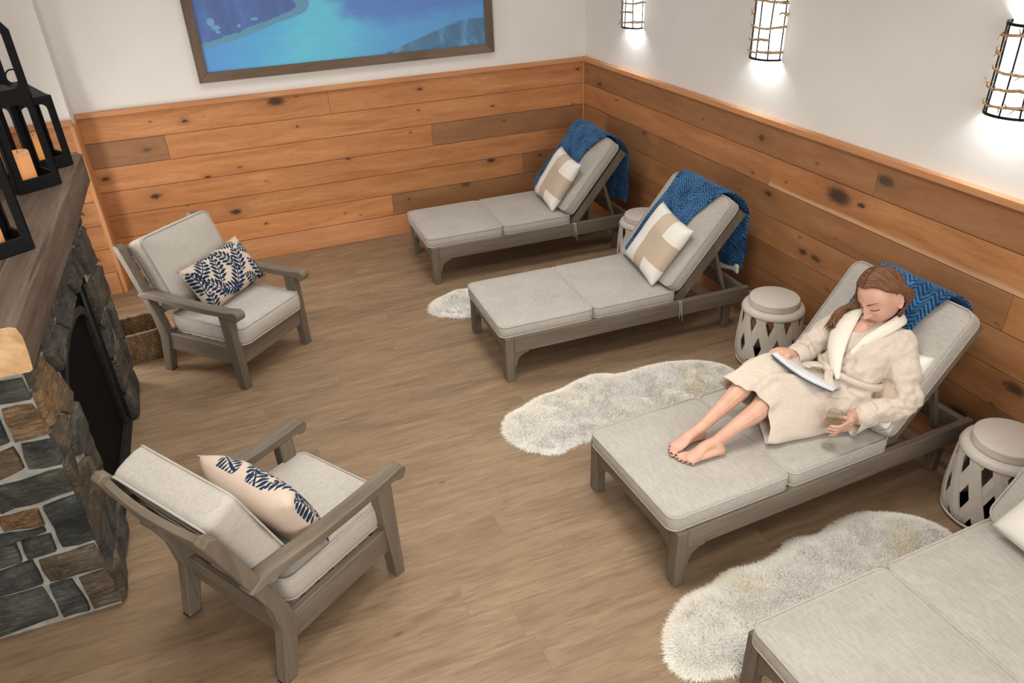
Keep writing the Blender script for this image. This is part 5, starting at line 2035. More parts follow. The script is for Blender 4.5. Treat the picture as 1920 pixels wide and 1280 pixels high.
# feet
def foot(an, heel, toe_dir, inner, tag_):
    """an ankle, heel centre; toe_dir unit horizontal; inner = unit vector to the big-toe side"""
    d = Vector(toe_dir).normalized()
    inn = Vector(inner)
    up = Vector((0, 0, 1))
    z0 = 0.392
    h = Vector((heel[0], heel[1], z0 + 0.024))
    parts = [ellipsoid(h, (d * 0.028, inn * 0.024, up * 0.026)),
             limb([an, h.lerp(an, 0.4) + d * 0.0, h], [0.027, 0.026, 0.024]),
             limb([an + d * 0.004, Vector((an.x, an.y, 0)) + d * 0.055 + up * (z0 + 0.046), h + d * 0.118 + inn * 0.003 + up * 0.000, h + d * 0.155 + inn * 0.004 + up * (-0.008)], [(0.025, 0.026), (0.027, 0.024), (0.034, 0.018), (0.033, 0.013)]),
             limb([h, h + d * 0.08 - inn * 0.005 - up * 0.004, h + d * 0.145 + inn * 0.002 - up * 0.008], [(0.022, 0.02), (0.025, 0.018), (0.034, 0.013)])]
    ball = h + d * 0.155 + inn * 0.003
    for k in range(5):
        off = 0.027 - k * 0.0142
        L = (0.050, 0.047, 0.041, 0.034, 0.027)[k]
        r = (0.0115, 0.0080, 0.0076, 0.0072, 0.0070)[k]
        back = (0.0, 0.003, -0.003, -0.012, -0.021)[k]
        b = ball + inn * off + d * (back - 0.012)
        b.z = z0 + 0.015
        dd = (d + inn * (0.10 - 0.06 * k)).normalized()
        mid = b + dd * L * 0.55
        mid.z = z0 + r + 0.006 + (0.003 if k else 0)
        tip = b + dd * L
        tip.z = z0 + r * 0.9
        parts.append(limb([b, mid, tip], [r * 1.1, r * 0.95, r * 0.92], n=10))
        NAILS.append((tip + dd * 0.002 + up * (r * 0.78), dd, inn, r * 0.62, up))
    return parts


body += foot(ANL, (-1.420, -4.236), (-0.985, 0.10, 0), (0.10, 0.985, 0), 'L')
body += foot(ANR, (-1.432, -4.108), (-0.99, -0.10, 0), (0.10, -0.985, 0), 'R')


# hands
GL = Vector((-0.940, -4.392, 0.0))     # glass axis


def glass_r(z):
    # bowl radius against height above the foot
    t = (z - 0.475) / 0.11
    return 0.008 + 0.029 * math.sin(max(0.0, min(1.0, t * 1.25 + 0.08)) * PI / 2)


def left_hand():
    parts = []
    kn = GL + Vector((0.066, -0.020, 0.508))
    parts.append(limb([WRL, WRL.lerp(kn, 0.5) + Vector((0, -0.002, 0.004)), kn], [(0.020, 0.0235), (0.017, 0.030), (0.015, 0.034)], n=14))
    for k in range(4):
        z = 0.533 - 0.0165 * k
        rf = (0.0078, 0.0082, 0.0078, 0.0068)[k]
        rr = glass_r(z) + rf - 0.0005
        st = kn + Vector((-0.002, -0.010, z - 0.508))
        a0 = math.radians(-42)
        sweep = math.radians((105, 118, 116, 100)[k])
        pts = [st + Vector((0.012, 0.002, 0))]
        for q in range(5):
            a = a0 - sweep * q / 4
            pts.append(GL + Vector((math.cos(a) * rr * (1.18 if q == 0 else 1), math.sin(a) * rr * (1.18 if q == 0 else 1), z - 0.004 * q / 4 * k)))
        parts.append(limb(pts, [rf * 1.15, rf * 1.1, rf, rf * 0.97, rf * 0.92, rf * 0.80], n=10))
        e = pts[-1]
        dd = (pts[-1] - pts[-2]).normalized()
        outw = (e - Vector((GL.x, GL.y, e.z))).normalized()
        NAILS_F.append((e + dd * 0.003 + outw * rf * 0.72, dd, dd.cross(outw), rf * 0.6, outw))
    # thumb on the far side of the bowl
    z = 0.528
    rf = 0.009
    rr = glass_r(z) + rf - 0.0005
    pts = [WRL.lerp(kn, 0.35) + Vector((0, 0.016, 0.008)), kn + Vector((0.012, 0.022, 0.016))]
    for q in range(3):
        a = math.radians(38 + 42 * q)
        pts.append(GL + Vector((math.cos(a) * rr, math.sin(a) * rr, z + 0.002 * q)))
    parts.append(limb(pts, [0.013, 0.0115, 0.0098, 0.0092, 0.0078], n=10))
    return parts


def right_hand():
    parts = []
    kn = Vector((-0.965, -4.024, 0.703))
    parts.append(limb([WRR, WRR.lerp(kn, 0.5) + Vector((0, 0, 0.006)), kn], [(0.0235, 0.020), (0.031, 0.016), (0.035, 0.0135)], n=14, up=(0.3, 0, 1)))
    d0 = (kn - WRR).normalized()
    side = Vector((0.05, -1, 0)).normalized()
    for k in range(4):
        off = 0.027 - 0.0175 * k
        L = (0.070, 0.077, 0.071, 0.056)[k]
        rf = (0.0080, 0.0083, 0.0079, 0.0068)[k]
        b = kn + side * off - d0 * 0.006 + Vector((0, 0, 0.0))
        p1 = b + Vector((-0.42, 0, 0.05)) * L + side * 0.002
        p2 = p1 + Vector((-0.33, 0.02, -0.16)) * L
        p3 = p2 + Vector((-0.14, 0.03, -0.24)) * L
        parts.append(limb([b, p1, p2, p3], [rf * 1.12, rf, rf * 0.95, rf * 0.82], n=10))
        dd = (p3 - p2).normalized()
        outw = dd.cross(side).normalized()
        if outw.x > 0:
            outw = -outw
        NAILS_F.append((p3 + outw * rf * 0.72, dd, side, rf * 0.6, outw))
    # thumb laid along the inner page
    parts.append(limb([WRR.lerp(kn, 0.35) + side * 0.016, kn + side * 0.036 + Vector((0.018, 0, -0.008)), kn + side * 0.047 + Vector((-0.006, 0, -0.012)), kn + side * 0.047 + Vector((-0.028, 0.0, -0.016))], [0.0125, 0.0112, 0.0098, 0.0078], n=10))
    return parts


body += left_hand()
body += right_hand()

# head: local axes l (her left), f (face), u (up)
hf = Vector((-0.86, -0.13, -0.40)).normalized()
hl = Vector((0, 0, 1)).cross(hf).normalized()
hu = hf.cross(hl).normalized()
roll = math.radians(13)
hl, hu = hl * math.cos(roll) + hu * math.sin(roll), hu * math.cos(roll) - hl * math.sin(roll)
HS = 1.20


def HW(x, y, z):
    return HEADC + (hl * x + hf * y + hu * z) * HS


def head_pt(th, ph):
    """th azimuth from the face direction (+ to her left), ph elevation -> local (l, f, u)"""
    l = math.sin(th) * math.cos(ph)
    f = math.cos(th) * math.cos(ph)
    u = math.sin(ph)
    x, z = l * 0.0735, u * (0.108 if u > 0 else 0.112)
    y = f * (0.090 if f > 0 else 0.088) - 0.006
    if z < -0.015:
        k = min(1.0, (-z - 0.015) / 0.097)
        x *= 1 - 0.36 * k ** 1.5
        if f > 0:
            y += 0.022 * k ** 1.2 * f
        else:
            y += 0.055 * k * (-f)
    if f > 0:
        # flatten the face a little
        y -= 0.006 * math.exp(-(z + 0.01) ** 2 / 0.004) * f

        def g(cx, cz, sx, sz, a):
            return a * math.exp(-((x - cx) / sx) ** 2 - ((z - cz) / sz) ** 2)
        dy = g(0, 0.004, 0.0075, 0.018, 0.011) + g(0, -0.016, 0.0085, 0.014, 0.015) + g(0, -0.0325, 0.0105, 0.010, 0.022)
        for s in (-1, 1):
            dy += g(s * 0.0105, -0.036, 0.006, 0.006, 0.006)
            dy += g(s * 0.030, 0.004, 0.017, 0.0115, -0.011)
            dy += g(s * 0.0305, 0.0005, 0.0125, 0.0075, 0.0065)
            dy += g(s * 0.027, 0.021, 0.021, 0.0075, 0.004)
            dy += g(s * 0.040, -0.024, 0.017, 0.016, 0.005)
        dy += g(0, -0.0565, 0.0175, 0.0046, 0.0065) + g(0, -0.0660, 0.0150, 0.0052, 0.0070) + g(0, -0.0612, 0.021, 0.0022, -0.0045)
        dy += g(0, -0.076, 0.016, 0.006, -0.004) + g(0, -0.0935, 0.0165, 0.012, 0.008)
        y += dy * min(1.0, f * 2.0)
    return x, y, z


def head_mesh(nt=110, npz=110, mask=None, off=0.0):
    V, F = [], []
    ids = {}
    for j in range(npz + 1):
        ph = -PI / 2 * 0.995 + PI * 0.995 * j / npz
        for i in range(nt):
            th = -PI + 2 * PI * i / nt
            V.append(head_pt(th, ph))
    for j in range(npz):
        for i in range(nt):
            k = (i + 1) % nt
            q = (j * nt + i, j * nt + k, (j + 1) * nt + k, (j + 1) * nt + i)
            if mask:
                c = [sum(V[a][m] for a in q) / 4 for m in range(3)]
                if not mask(*c):
                    continue
            F.append(q)
    if not mask:
        F.append(tuple(range(nt - 1, -1, -1)))
        F.append(tuple(npz * nt + i for i in range(nt)))
    W = [HW(x * (1 + off), y + off * 0.09, z) for x, y, z in V]
    if mask:
        used = sorted({a for q in F for a in q})
        mp = {a: b for b, a in enumerate(used)}
        return [W[a] for a in used], [tuple(mp[a] for a in q) for q in F]
    return W, F


body.append(head_mesh())
# ears
for s in (-1, 1):
    e0 = HW(s * 0.073, -0.008, -0.008)
    body.append(ellipsoid(e0, (hf * 0.0165 * HS - hl * s * 0.004, hl * 0.0065 * s, hu * 0.030 * HS), 14, 10))
    rim = [HW(s * 0.078, 0.004, -0.030), HW(s * 0.081, -0.004, -0.036), HW(s * 0.083, -0.019, -0.018), HW(s * 0.084, -0.023, 0.004), HW(s * 0.082, -0.014, 0.021), HW(s * 0.079, 0.002, 0.016)]
    body.append(limb(rim, [0.004, 0.0045, 0.0038, 0.0036, 0.0036, 0.003], n=8))
bd = remeshed('body', body, 0.0032, 'skin', person, smooth_it=3, factor=0.45)


def face_patch(name, mask, mat, off=0.012):
    v, f = head_mesh(360, 360, mask, off)
    return obj(name, rel(v), f, mat, bd, smooth=True)


face_patch('lips', lambda x, y, z: y > 0.05 and -0.0725 < z < -0.0525 and abs(x) < 0.021 * math.sqrt(max(0, 1 - ((z + 0.0615) / 0.0108) ** 2)), 'lips', 0.010)
for s in (-1, 1):
    face_patch('eyebrow', lambda x, y, z: y > 0.03 and 0.012 < s * x < 0.050 and abs(z - (0.0195 + 0.006 * math.sin((s * x - 0.012) / 0.038 * 2.2))) < 0.0030 * (1.15 - (s * x) / 0.06), 'brow', 0.010)
    face_patch('eyelashes', lambda x, y, z: y > 0.03 and 0.0165 < s * x < 0.0465 and abs(z - (-0.0040 - 0.0035 * math.sin((s * x - 0.0165) / 0.030 * PI))) < 0.0017, 'lash', 0.014)
for (c, d, sd, r, up) in NAILS:
    obj('toenail', rel(ellipsoid(c, (d * r * 1.15, sd * r, up * 0.0014), 10, 6)[0]), ellipsoid(c, (d, sd, up), 10, 6)[1], 'nail_dark', bd, smooth=True)
for (c, d, sd, r, up) in NAILS_F:
    obj('fingernail', rel(ellipsoid(c, (d * r * 1.2, sd.normalized() * r, up * 0.0014), 10, 6)[0]), ellipsoid(c, (d, sd, up), 10, 6)[1], 'nail_nude', bd, smooth=True)
# gold ring on the ring finger of the glass hand
_z = 0.533 - 0.0165 * 2
_a = math.radians(-62)
_rr = glass_r(_z) + 0.0073
_rc = GL + Vector((math.cos(_a) * _rr, math.sin(_a) * _rr, _z))
_tg = Vector((-math.sin(_a), math.cos(_a), 0))
_ou = Vector((math.cos(_a), math.sin(_a), 0))
tube('finger_ring', rel([_rc + (_ou * math.cos(2 * PI * k / 20) + Vector((0, 0, 1)) * math.sin(2 * PI * k / 20)) * 0.0092 for k in range(20)]), 0.0014, 'ring_gold', bd, n=6, closed=True, up=tuple(_tg))

# ---- hair: strands combed from a parting, over the skull, hanging to the shoulders
def skull(phi, psi, k=1.0):
    """phi 0 at the parting .. 90 deg at the ear (sign = side), psi: position along the parting, 0 front hairline .. 1 back"""
    a = math.radians(43 - 112 * psi)            # sagittal angle of the parting point, from the crown forwards
    ax, ay, az = 0.0735 * 1.07 * k, 0.090 * 1.05 * k, 0.108 * 1.06 * k
    u = math.cos(phi) * math.cos(a)
    f = math.cos(phi) * math.sin(a)
    l = math.sin(phi)
    return (l * ax, f * ay - 0.009, u * az)


hv, hfc, huv = [], [], []
hr = random.Random(5)


def strand(pts, r0, r1, flat=0.55, seg=3):
    base = len(hv)
    q = catmull(pts, seg)
    m = len(q)
    rr = [r0 + (r1 - r0) * (i / (m - 1)) ** 1.6 for i in range(m)]
    rr[-1] = 0.0006
    v, f = tube_mesh([Vector(p) for p in q], rr, 6)
    hv.extend([tuple(p) for p in v])
    hfc.extend([tuple(i + base for i in t) for t in f])
    rnd_u = hr.random()
    for i in range(m):
        for k in range(6):
            huv.append((rnd_u + k * 0.01, i / m))


def flow(phi, psi, k):
    return skull(phi, min(1.05, psi + 0.15 * math.sin(phi) * (1 - psi)), k)


for side in (-1, 1):
    N = 190
    for i in range(N):
        psi = (i + hr.random()) / N
        jit = hr.uniform(-0.008, 0.008)
        lay = 1.0 + hr.uniform(-0.012, 0.030)
        pts = []
        for k in range(5):
            ph = math.radians(1.5 + 56 * k / 4)
            x, y, z = flow(ph, psi, lay)
            pts.append(HW(side * x, y + jit * 0.2 * k, z))
        wv = hr.uniform(-0.010, 0.010)
        g = hr.random()
        if side > 0:
            # her left: combed back over the temple, tucked behind the ear, down to the collar
            pts += [HW(0.0835 * lay, -0.026 - 0.040 * psi, 0.010 - 0.006 * psi), HW(0.0795 * lay, -0.034 - 0.040 * psi, -0.040)]
            e = Vector((-0.520 + 0.075 * psi, -4.240 + 0.060 * psi, 0.872))
            pts += [e + Vector((wv, jit, 0.012)), e + Vector((0.006 + wv, jit * 1.5, -0.028 - 0.02 * g))]
        elif psi < 0.80:
            # her right: falls past the cheek on to the shoulder and chest in loose waves
            t_s = psi / 0.80
            pts += [HW(-0.083 * lay, 0.036 - 0.115 * t_s, 0.000), HW(-0.087 * lay, 0.040 - 0.105 * t_s, -0.050)]
            sp = Vector((0.075, 0.005, 0.012)) * (t_s - 0.35)
            w2 = 0.006 * math.sin(6 * t_s)
            pts += [Vector((-0.612 + wv + w2, -4.032 + jit, 0.868)) + sp, Vector((-0.655 - wv * 0.6 - w2, -4.030 + jit * 1.6, 0.832)) + sp,
                    Vector((-0.690 + wv * 1.5, -4.046 - wv + jit * 2, 0.795 - 0.028 * g)) + sp * 1.2]
        else:
            pts += [HW(-0.072, -0.075, -0.01), HW(-0.06 + jit, -0.088, -0.06), Vector((-0.47, -4.10 + jit * 2, 0.86))]
        strand(pts, 0.0058, 0.0030)
# skull cap under the strands
capv, capf = [], []
nn = 26
for side in (-1, 1):
    b0 = len(capv)
    for i in range(nn + 1):
        for k in range(14):
            x, y, z = flow(math.radians((66 if side > 0 else 84) * k / 13), i / nn, 0.985)
            capv.append(HW(side * x, y, z))
    for i in range(nn):
        for k in range(13):
            a = b0 + i * 14 + k
            capf.append((a, a + 1, a + 15, a + 14) if side > 0 else (a, a + 14, a + 15, a + 1))
# back of the head down to the nape
b0 = len(hv)
hv += [tuple(p) for p in capv]
hfc += [tuple(i + b0 for i in q) for q in capf]
huv += [(0.37 + 0.013 * (i % 14), 0.5) for i in range(len(capv))]
v, f = ellipsoid(HW(0, -0.034, 0.0), (hl * 0.084, hf * 0.066, hu * 0.098), 18, 12)
b0 = len(hv)
hv += [tuple(p) for p in v]
hfc += [tuple(i + b0 for i in q) for q in f]
huv += [(0.6, 0.5)] * len(v)
obj('hair', rel(hv), hfc, 'hair', person, smooth=True, uv=huv)

# ---- robe
def cloth_disp(amp, sc, seed, extra=None):
    def fn(co, no):
        out = np.empty_like(co)
        for i in range(len(co)):
            p = Vector(co[i])
            w = noise.noise(Vector((p.x * sc[0] + seed, p.y * sc[1], p.z * sc[2]))) + 0.5 * noise.noise(Vector((p.x * sc[0] * 2.3, p.y * sc[1] * 2.3 + seed, p.z * sc[2] * 2.3)))
            w = 0.6 * w - 0.4 * abs(noise.noise(Vector((p.x * sc[0] * 1.4 + 7, p.y * sc[1] * 1.4, p.z * sc[2] * 1.4 + seed))))
            a = amp
            if extra:
                a += extra(p)
            h = w * a
            # folds fanning out from the belt knot
            if p.x < -0.60:
                r = math.hypot(p.y + 4.165, p.z - 0.648)
                th = math.atan2(p.y + 4.165, p.z - 0.648)
                h += 0.0075 * math.sin(th * 8 + 3 * noise.noise(p * 9)) * math.exp(-(r / 0.13) ** 2) * min(1, r / 0.03)
            # bunching across the sleeves near the elbows
            for c_, d_ in ((ELL, ELL - SHL), (ELL, WRL - ELL), (ELR, WRR - ELR)):
                q = p - c_
                if q.length < 0.13:
                    s_ = q.dot(d_.normalized())
                    h += 0.0042 * math.sin(s_ * 150 + 4 * noise.noise(p * 14)) * math.exp(-(q.length / 0.085) ** 2)
            out[i] = co[i] + no[i] * h
        return out
    return fn


RB = []
RB.append(limb([(-0.700, -4.185, 0.462), (-0.690, -4.183, 0.55), (-0.640, -4.178, 0.64), (-0.595, -4.168, 0.725), (-0.555, -4.160, 0.79)],
               [(0.172, 0.105), (0.160, 0.112), (0.150, 0.112), (0.152, 0.112), (0.125, 0.075)], n=28, up=(1, 0, 0.3)))
RB.append(limb([SHL + Vector((0.0, 0.005, 0.004)), SHL.lerp(SHR, 0.5) + Vector((0.012, 0, 0.012)), SHR + Vector((0, -0.005, 0.002))], [0.062, 0.066, 0.062], n=18))
# sleeves
RB.append(limb([SHL + Vector((0.005, 0.01, 0)), SHL.lerp(ELL, 0.5) + Vector((0.012, -0.006, 0)), ELL + Vector((0.012, 0.0, -0.012)), ELL.lerp(WRL, 0.45) + Vector((0, -0.004, -0.012)), ELL.lerp(WRL, 0.80) + Vector((0, -0.004, -0.016))],
               [0.070, 0.072, 0.070, (0.058, 0.066), (0.052, 0.066)], n=18))
RB.append(limb([SHR + Vector((0.005, -0.01, 0)), SHR.lerp(ELR, 0.5) + Vector((0.0, 0.01, 0)), ELR + Vector((0.0, 0.006, -0.008)), ELR.lerp(WRR, 0.5) + Vector((0, 0.0, -0.01)), ELR.lerp(WRR, 0.82) + Vector((0, 0.0, -0.01))],
               [0.068, 0.066, 0.060, (0.054, 0.052), (0.050, 0.046)], n=18))
# seat of the robe tucked round the hips
RB.append(limb([(-0.60, -4.175, 0.455), (-0.72, -4.185, 0.475), (-0.86, -4.165, 0.515)], [(0.150, 0.062), (0.178, 0.088), (0.160, 0.095)], n=24))


def robe_extra(p):
    # more creasing at the waist and at the elbows
    e = 0.010 * math.exp(-((p.z - 0.60) / 0.05) ** 2)
    for c in (ELL, ELR, SHL):
        e += 0.009 * math.exp(-((p - c).length / 0.07) ** 2)
    return e


rb = remeshed('robe', RB, 0.0062, 'robe_linen', person, smooth_it=6, factor=0.5, disp=cloth_disp(0.020, (9, 17, 12), 3.0, robe_extra))


def shell(name, rings, mat, parent, th=0.006, closed_ring=True, fold=0.0, sub=4, seed=0, rim=None, dense=10, ripple=0.0):
    """open cloth tube through control rings (lists of 3-D points), smoothed both ways"""
    dr = []
    for r in rings:
        P = [np.array(p, float) for p in r]
        n = len(P)
        out = []
        for i in range(n):
            p0, p1, p2, p3 = P[i - 1], P[i], P[(i + 1) % n], P[(i + 2) % n]
            for k in range(dense):
                t = k / dense
                out.append(0.5 * ((2 * p1) + (-p0 + p2) * t + (2 * p0 - 5 * p1 + 4 * p2 - p3) * t * t + (-p0 + 3 * p1 - 3 * p2 + p3) * t ** 3))
        dr.append(np.array(out))
    m = len(dr[0])
    cols = [catmull([r[i] for r in dr], sub) for i in range(m)]
    nr = len(cols[0])
    V = []
    cen = [np.mean([cols[i][j] for i in range(m)], 0) for j in range(nr)]
    for j in range(nr):
        for i in range(m):
            p = cols[i][j]
            o = p - cen[j]
            o = o / (np.linalg.norm(o) + 1e-9)
            w = noise.noise(Vector((p[0] * 7 + seed, p[1] * 19, p[2] * 19))) + 0.5 * noise.noise(Vector((p[0] * 15, p[1] * 40 + seed, p[2] * 40)))
            if ripple:
                w += ripple * math.sin(2 * PI * i / m * 9 + 2.5 * noise.noise(Vector((p[0] * 6, p[1] * 6, seed)))) * (j / nr) ** 1.2
            V.append(p + o * (fold * w))
    F = []
    for j in range(nr - 1):
        for i in range(m):
            k = (i + 1) % m
            F.append((j * m + i, j * m + k, (j + 1) * m + k, (j + 1) * m + i))
    o = obj(name, rel([Vector(v) for v in V]), F, mat, parent, smooth=True)
    bm = bmesh.new()
    bm.from_mesh(o.data)
    bmesh.ops.recalc_face_normals(bm, faces=bm.faces)
    bm.to_mesh(o.data)
    bm.free()
    # normals outwards
    p0 = o.data.polygons[len(o.data.polygons) // 2]
    md = o.modifiers.new('thick', 'SOLIDIFY')
    md.thickness = th
    md.offset = 0.0
    return o


SK = [
    [(-0.66, -4.015, 0.42), (-0.65, -4.0, 0.50), (-0.66, -4.07, 0.60), (-0.66, -4.17, 0.605), (-0.66, -4.27, 0.595), (-0.655, -4.352, 0.49), (-0.655, -4.35, 0.402), (-0.66, -4.18, 0.398)],
    [(-0.79, -4.000, 0.42), (-0.79, -3.985, 0.52), (-0.79, -4.055, 0.622), (-0.79, -4.15, 0.600), (-0.79, -4.24, 0.600), (-0.79, -4.338, 0.50), (-0.79, -4.345, 0.402), (-0.79, -4.17, 0.398)],
    [(-0.94, -3.975, 0.48), (-0.94, -3.958, 0.57), (-0.94, -4.02, 0.678), (-0.94, -4.105, 0.650), (-0.94, -4.185, 0.632), (-0.945, -4.282, 0.53), (-0.945, -4.318, 0.403), (-0.94, -4.15, 0.40)],
    [(-1.06, -3.975, 0.52), (-1.07, -3.960, 0.62), (-1.075, -4.015, 0.703), (-1.07, -4.085, 0.675), (-1.075, -4.152, 0.650), (-1.075, -4.238, 0.555), (-1.08, -4.298, 0.404), (-1.06, -4.14, 0.43)],
    [(-1.14, -3.985, 0.51), (-1.17, -3.967, 0.585), (-1.18, -4.015, 0.658), (-1.15, -4.080, 0.640), (-1.14, -4.150, 0.632), (-1.125, -4.222, 0.550), (-1.15, -4.292, 0.405), (-1.11, -4.13, 0.44)],
    [(-1.195, -3.990, 0.51), (-1.235, -3.972, 0.560), (-1.252, -4.010, 0.620), (-1.215, -4.080, 0.606), (-1.185, -4.148, 0.602), (-1.155, -4.222, 0.538), (-1.195, -4.276, 0.402), (-1.14, -4.12, 0.45)],
]
shell('skirt', SK, 'robe_linen', rb, 0.005, fold=0.012, seed=4, sub=7, ripple=0.45)
# cuffs: wide turned openings
def cuff_ring(c, d, ru, rs, up=(0, 0, 1), n=10, sag=0.0):
    d = Vector(d).normalized()
    s = d.cross(Vector(up)).normalized()
    u = s.cross(d).normalized()
    return [Vector(c) + s * (rs * math.cos(2 * PI * k / n)) + u * (ru * math.sin(2 * PI * k / n) - (sag if math.sin(2 * PI * k / n) < 0 else 0) * -math.sin(2 * PI * k / n)) for k in range(n)]


dL = (WRL - ELL).normalized()
cL = ELL.lerp(WRL, 0.62) + Vector((0, -0.004, -0.016))
shell('cuff', [cuff_ring(cL, dL, 0.062, 0.052), cuff_ring(cL + dL * 0.045 + Vector((0, 0, -0.004)), dL, 0.060, 0.046), cuff_ring(cL + dL * 0.080 + Vector((0.0, 0, -0.012)), dL + Vector((0, 0, 0.25)), 0.060, 0.040, sag=0.024)], 'robe_linen', rb, 0.005, fold=0.005, seed=9)
dR = (WRR - ELR).normalized()
cR = ELR.lerp(WRR, 0.62) + Vector((0, 0, -0.010))
shell('cuff', [cuff_ring(cR, dR, 0.048, 0.052), cuff_ring(cR + dR * 0.04, dR, 0.044, 0.048), cuff_ring(cR + dR * 0.068 + Vector((0, 0, -0.004)), dR, 0.043, 0.045)], 'robe_linen', rb, 0.005, fold=0.004, seed=12)


# shawl collar and lapels in the white lining
def ribbon(name, left, right, mat, parent, th=0.008, puff=0.012, out=None):
    """cloth strip between two edge curves; bulges outwards in the middle"""
    a, b = catmull(left, 8), catmull(right, 8)
    n = len(a)
    m = 8
    V = []
    for i in range(n):
        A_, B_ = Vector(a[i]), Vector(b[i])
        t = (Vector(a[min(i + 1, n - 1)]) - Vector(a[max(i - 1, 0)])).normalized()
        nn_ = (B_ - A_).cross(t).normalized()
        if out is not None and nn_.dot(Vector(out)) < 0:
            nn_ = -nn_
        for k in range(m + 1):
            s = k / m
            V.append(A_.lerp(B_, s) + nn_ * (puff * math.sin(PI * s) + 0.003 * noise.noise(Vector((i * 0.4, k * 0.5, 1)))))
    F = []
    for i in range(n - 1):
        for k in range(m):
            q = i * (m + 1) + k
            F.append((q, q + 1, q + m + 2, q + m + 1))
    o = obj(name, rel(V), F, mat, parent, smooth=True)
    md = o.modifiers.new('thick', 'SOLIDIFY')
    md.thickness = th
    md.offset = 0
    return o


OUT = (-0.8, -0.1, 0.5)
# her right (far) lapel, folded open and wide
ribbon('lapel', [(-0.492, -4.085, 0.872), (-0.555, -4.090, 0.868), (-0.640, -4.128, 0.822), (-0.715, -4.170, 0.765), (-0.772, -4.215, 0.695), (-0.792, -4.240, 0.628)],
       [(-0.485, -4.050, 0.850), (-0.565, -4.025, 0.838), (-0.660, -4.032, 0.795), (-0.735, -4.080, 0.730), (-0.785, -4.160, 0.665), (-0.794, -4.232, 0.618)], 'robe_lining', rb, 0.009, 0.014, OUT)
# her left (near) collar, standing round the neck
ribbon('collar', [(-0.470, -4.150, 0.885), (-0.488, -4.215, 0.893), (-0.540, -4.236, 0.886), (-0.612, -4.224, 0.842), (-0.668, -4.204, 0.792), (-0.712, -4.200, 0.735)],
       [(-0.452, -4.150, 0.848), (-0.468, -4.245, 0.855), (-0.534, -4.270, 0.846), (-0.616, -4.256, 0.804), (-0.682, -4.232, 0.757), (-0.722, -4.210, 0.714)], 'robe_lining', rb, 0.008, 0.009, OUT)
ribbon('collar', [(-0.470, -4.150, 0.880), (-0.475, -4.110, 0.878), (-0.492, -4.085, 0.868)], [(-0.455, -4.150, 0.845), (-0.460, -4.085, 0.848), (-0.485, -4.055, 0.845)], 'robe_lining', rb, 0.010, 0.008, (0.7, 0.2, 0.4))
# tie belt with a knot and two tails
bpts = []
for k in range(28):
    a = 2 * PI * k / 28
    bpts.append(Vector((-0.668 - 0.122 * math.cos(a) + 0.0, -4.18 + 0.163 * math.sin(a), 0.602 + 0.035 * math.cos(a))))
v, f = [], []
rings_ = []
for i, p in enumerate(bpts):
    o_ = (p - Vector((-0.668, -4.18, p.z))).normalized()
    rings_.append([p + o_ * a + Vector((0, 0, b)) for a, b in ((-0.006, -0.018), (0.007, -0.016), (0.010, 0.0), (0.007, 0.016), (-0.006, 0.018))])
v, f = rings_mesh(rings_, closed=True)
belt = obj('belt', rel(v), f, 'robe_linen', rb, smooth=True)
kc = Vector((-0.792, -4.165, 0.648))
v, f = limb([kc + Vector((0, 0.022, 0.004)), kc + Vector((-0.012, 0, 0)), kc + Vector((0, -0.022, -0.004))], [(0.014, 0.016), (0.018, 0.020), (0.014, 0.016)])
obj('belt_knot', rel(v), f, 'robe_linen', belt, smooth=True)
for s, tail in ((1, [(0.0, 0.012, -0.01), (-0.035, 0.035, 0.004), (-0.075, 0.045, 0.012), (-0.11, 0.03, 0.02)]), (-1, [(0.0, -0.012, -0.01), (-0.03, -0.035, -0.002), (-0.06, -0.07, -0.012), (-0.07, -0.105, -0.03)])):
    v, f = limb([kc + Vector(t) for t in tail], [(0.016, 0.006), (0.019, 0.005), (0.020, 0.005), (0.020, 0.004)], n=10)
    obj('belt_tail', rel(v), f, 'robe_linen', belt, smooth=True)

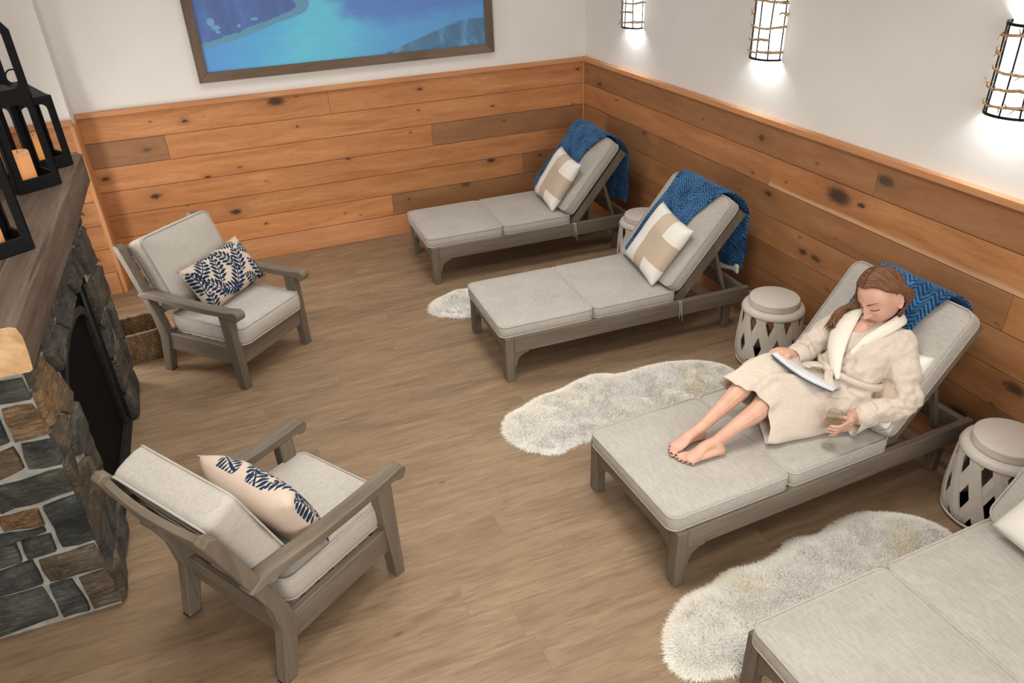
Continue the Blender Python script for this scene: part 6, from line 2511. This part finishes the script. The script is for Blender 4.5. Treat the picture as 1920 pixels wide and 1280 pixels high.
# ------------------------------------------------------------------ the wine glass in her hand
gt = thing('wine_glass', "stemmed glass of white wine held in the woman's hand, its foot on the cushion", 'glass', (GL.x, GL.y, 0.3935))
z0 = 0.3935
prof = [(0.001, 0.003), (0.010, 0.004), (0.024, 0.002), (0.031, 0.0005), (0.031, 0.002), (0.024, 0.0045), (0.008, 0.008), (0.0036, 0.014), (0.0032, 0.070), (0.005, 0.080)]
bowl = [(glass_r(z0 + h), h) for h in (0.084, 0.092, 0.102, 0.115, 0.130, 0.150, 0.170, 0.188)]
bowl = [(r * (1 - 0.10 * max(0, (h - 0.14) / 0.05)), h) for r, h in bowl]
inner = [(max(r - 0.0012, 0.001), h + 0.0006) for r, h in reversed(bowl)] + [(0.001, 0.083)]
lathe('stem_and_bowl', prof + bowl + inner, 'glass', gt, n=32)
wl = [(max(r - 0.0020, 0.001), h + 0.001) for r, h in bowl if h < 0.140]
lathe('wine', [(0.001, 0.0845)] + wl + [(0.001, wl[-1][1])], 'wine', gt, n=32)

# ------------------------------------------------------------------ magazine on her lap
mg = thing('magazine', "open magazine lying on the woman's lap under her right hand", 'magazine', (-0.95, -4.14, 0.66))
mo = Vector(mg.location)
E1, E2 = Vector((-1.036, -4.050, 0.716)), Vector((-0.897, -4.308, 0.628))
D = Vector((0.80, 0.40, -0.37)).normalized()


def leaf(name, mat, off, wid, curl, dz, start=0.0):
    V = []
    nu, nv = 16, 8
    N_ = (E2 - E1).cross(D).normalized()
    if N_.z < 0:
        N_ = -N_
    for i in range(nu + 1):
        t = i / nu
        for j in range(nv + 1):
            s = j / nv
            p = E1.lerp(E2, t) + D * (wid * s + start)
            sag = -0.016 * math.sin(PI * t) * (1 - 0.3 * s) + curl * math.sin(PI * min(1, s * 1.1)) * 0.5
            V.append(p + N_ * (sag + off) - mo)
    F = []
    for i in range(nu):
        for j in range(nv):
            q = i * (nv + 1) + j
            F.append((q, q + 1, q + nv + 2, q + nv + 1))
    o = obj(name, V, F, mat, mg, smooth=True)
    md = o.modifiers.new('thick', 'SOLIDIFY')
    md.thickness = dz
    md.offset = 0
    return o


leaf('cover', 'cover_navy', -0.002, 0.175, 0.004, 0.0030, -0.010)
leaf('page', 'page_paper', 0.0020, 0.160, 0.008, 0.0030)
leaf('page', 'page_paper', 0.0070, 0.155, 0.022, 0.0016)
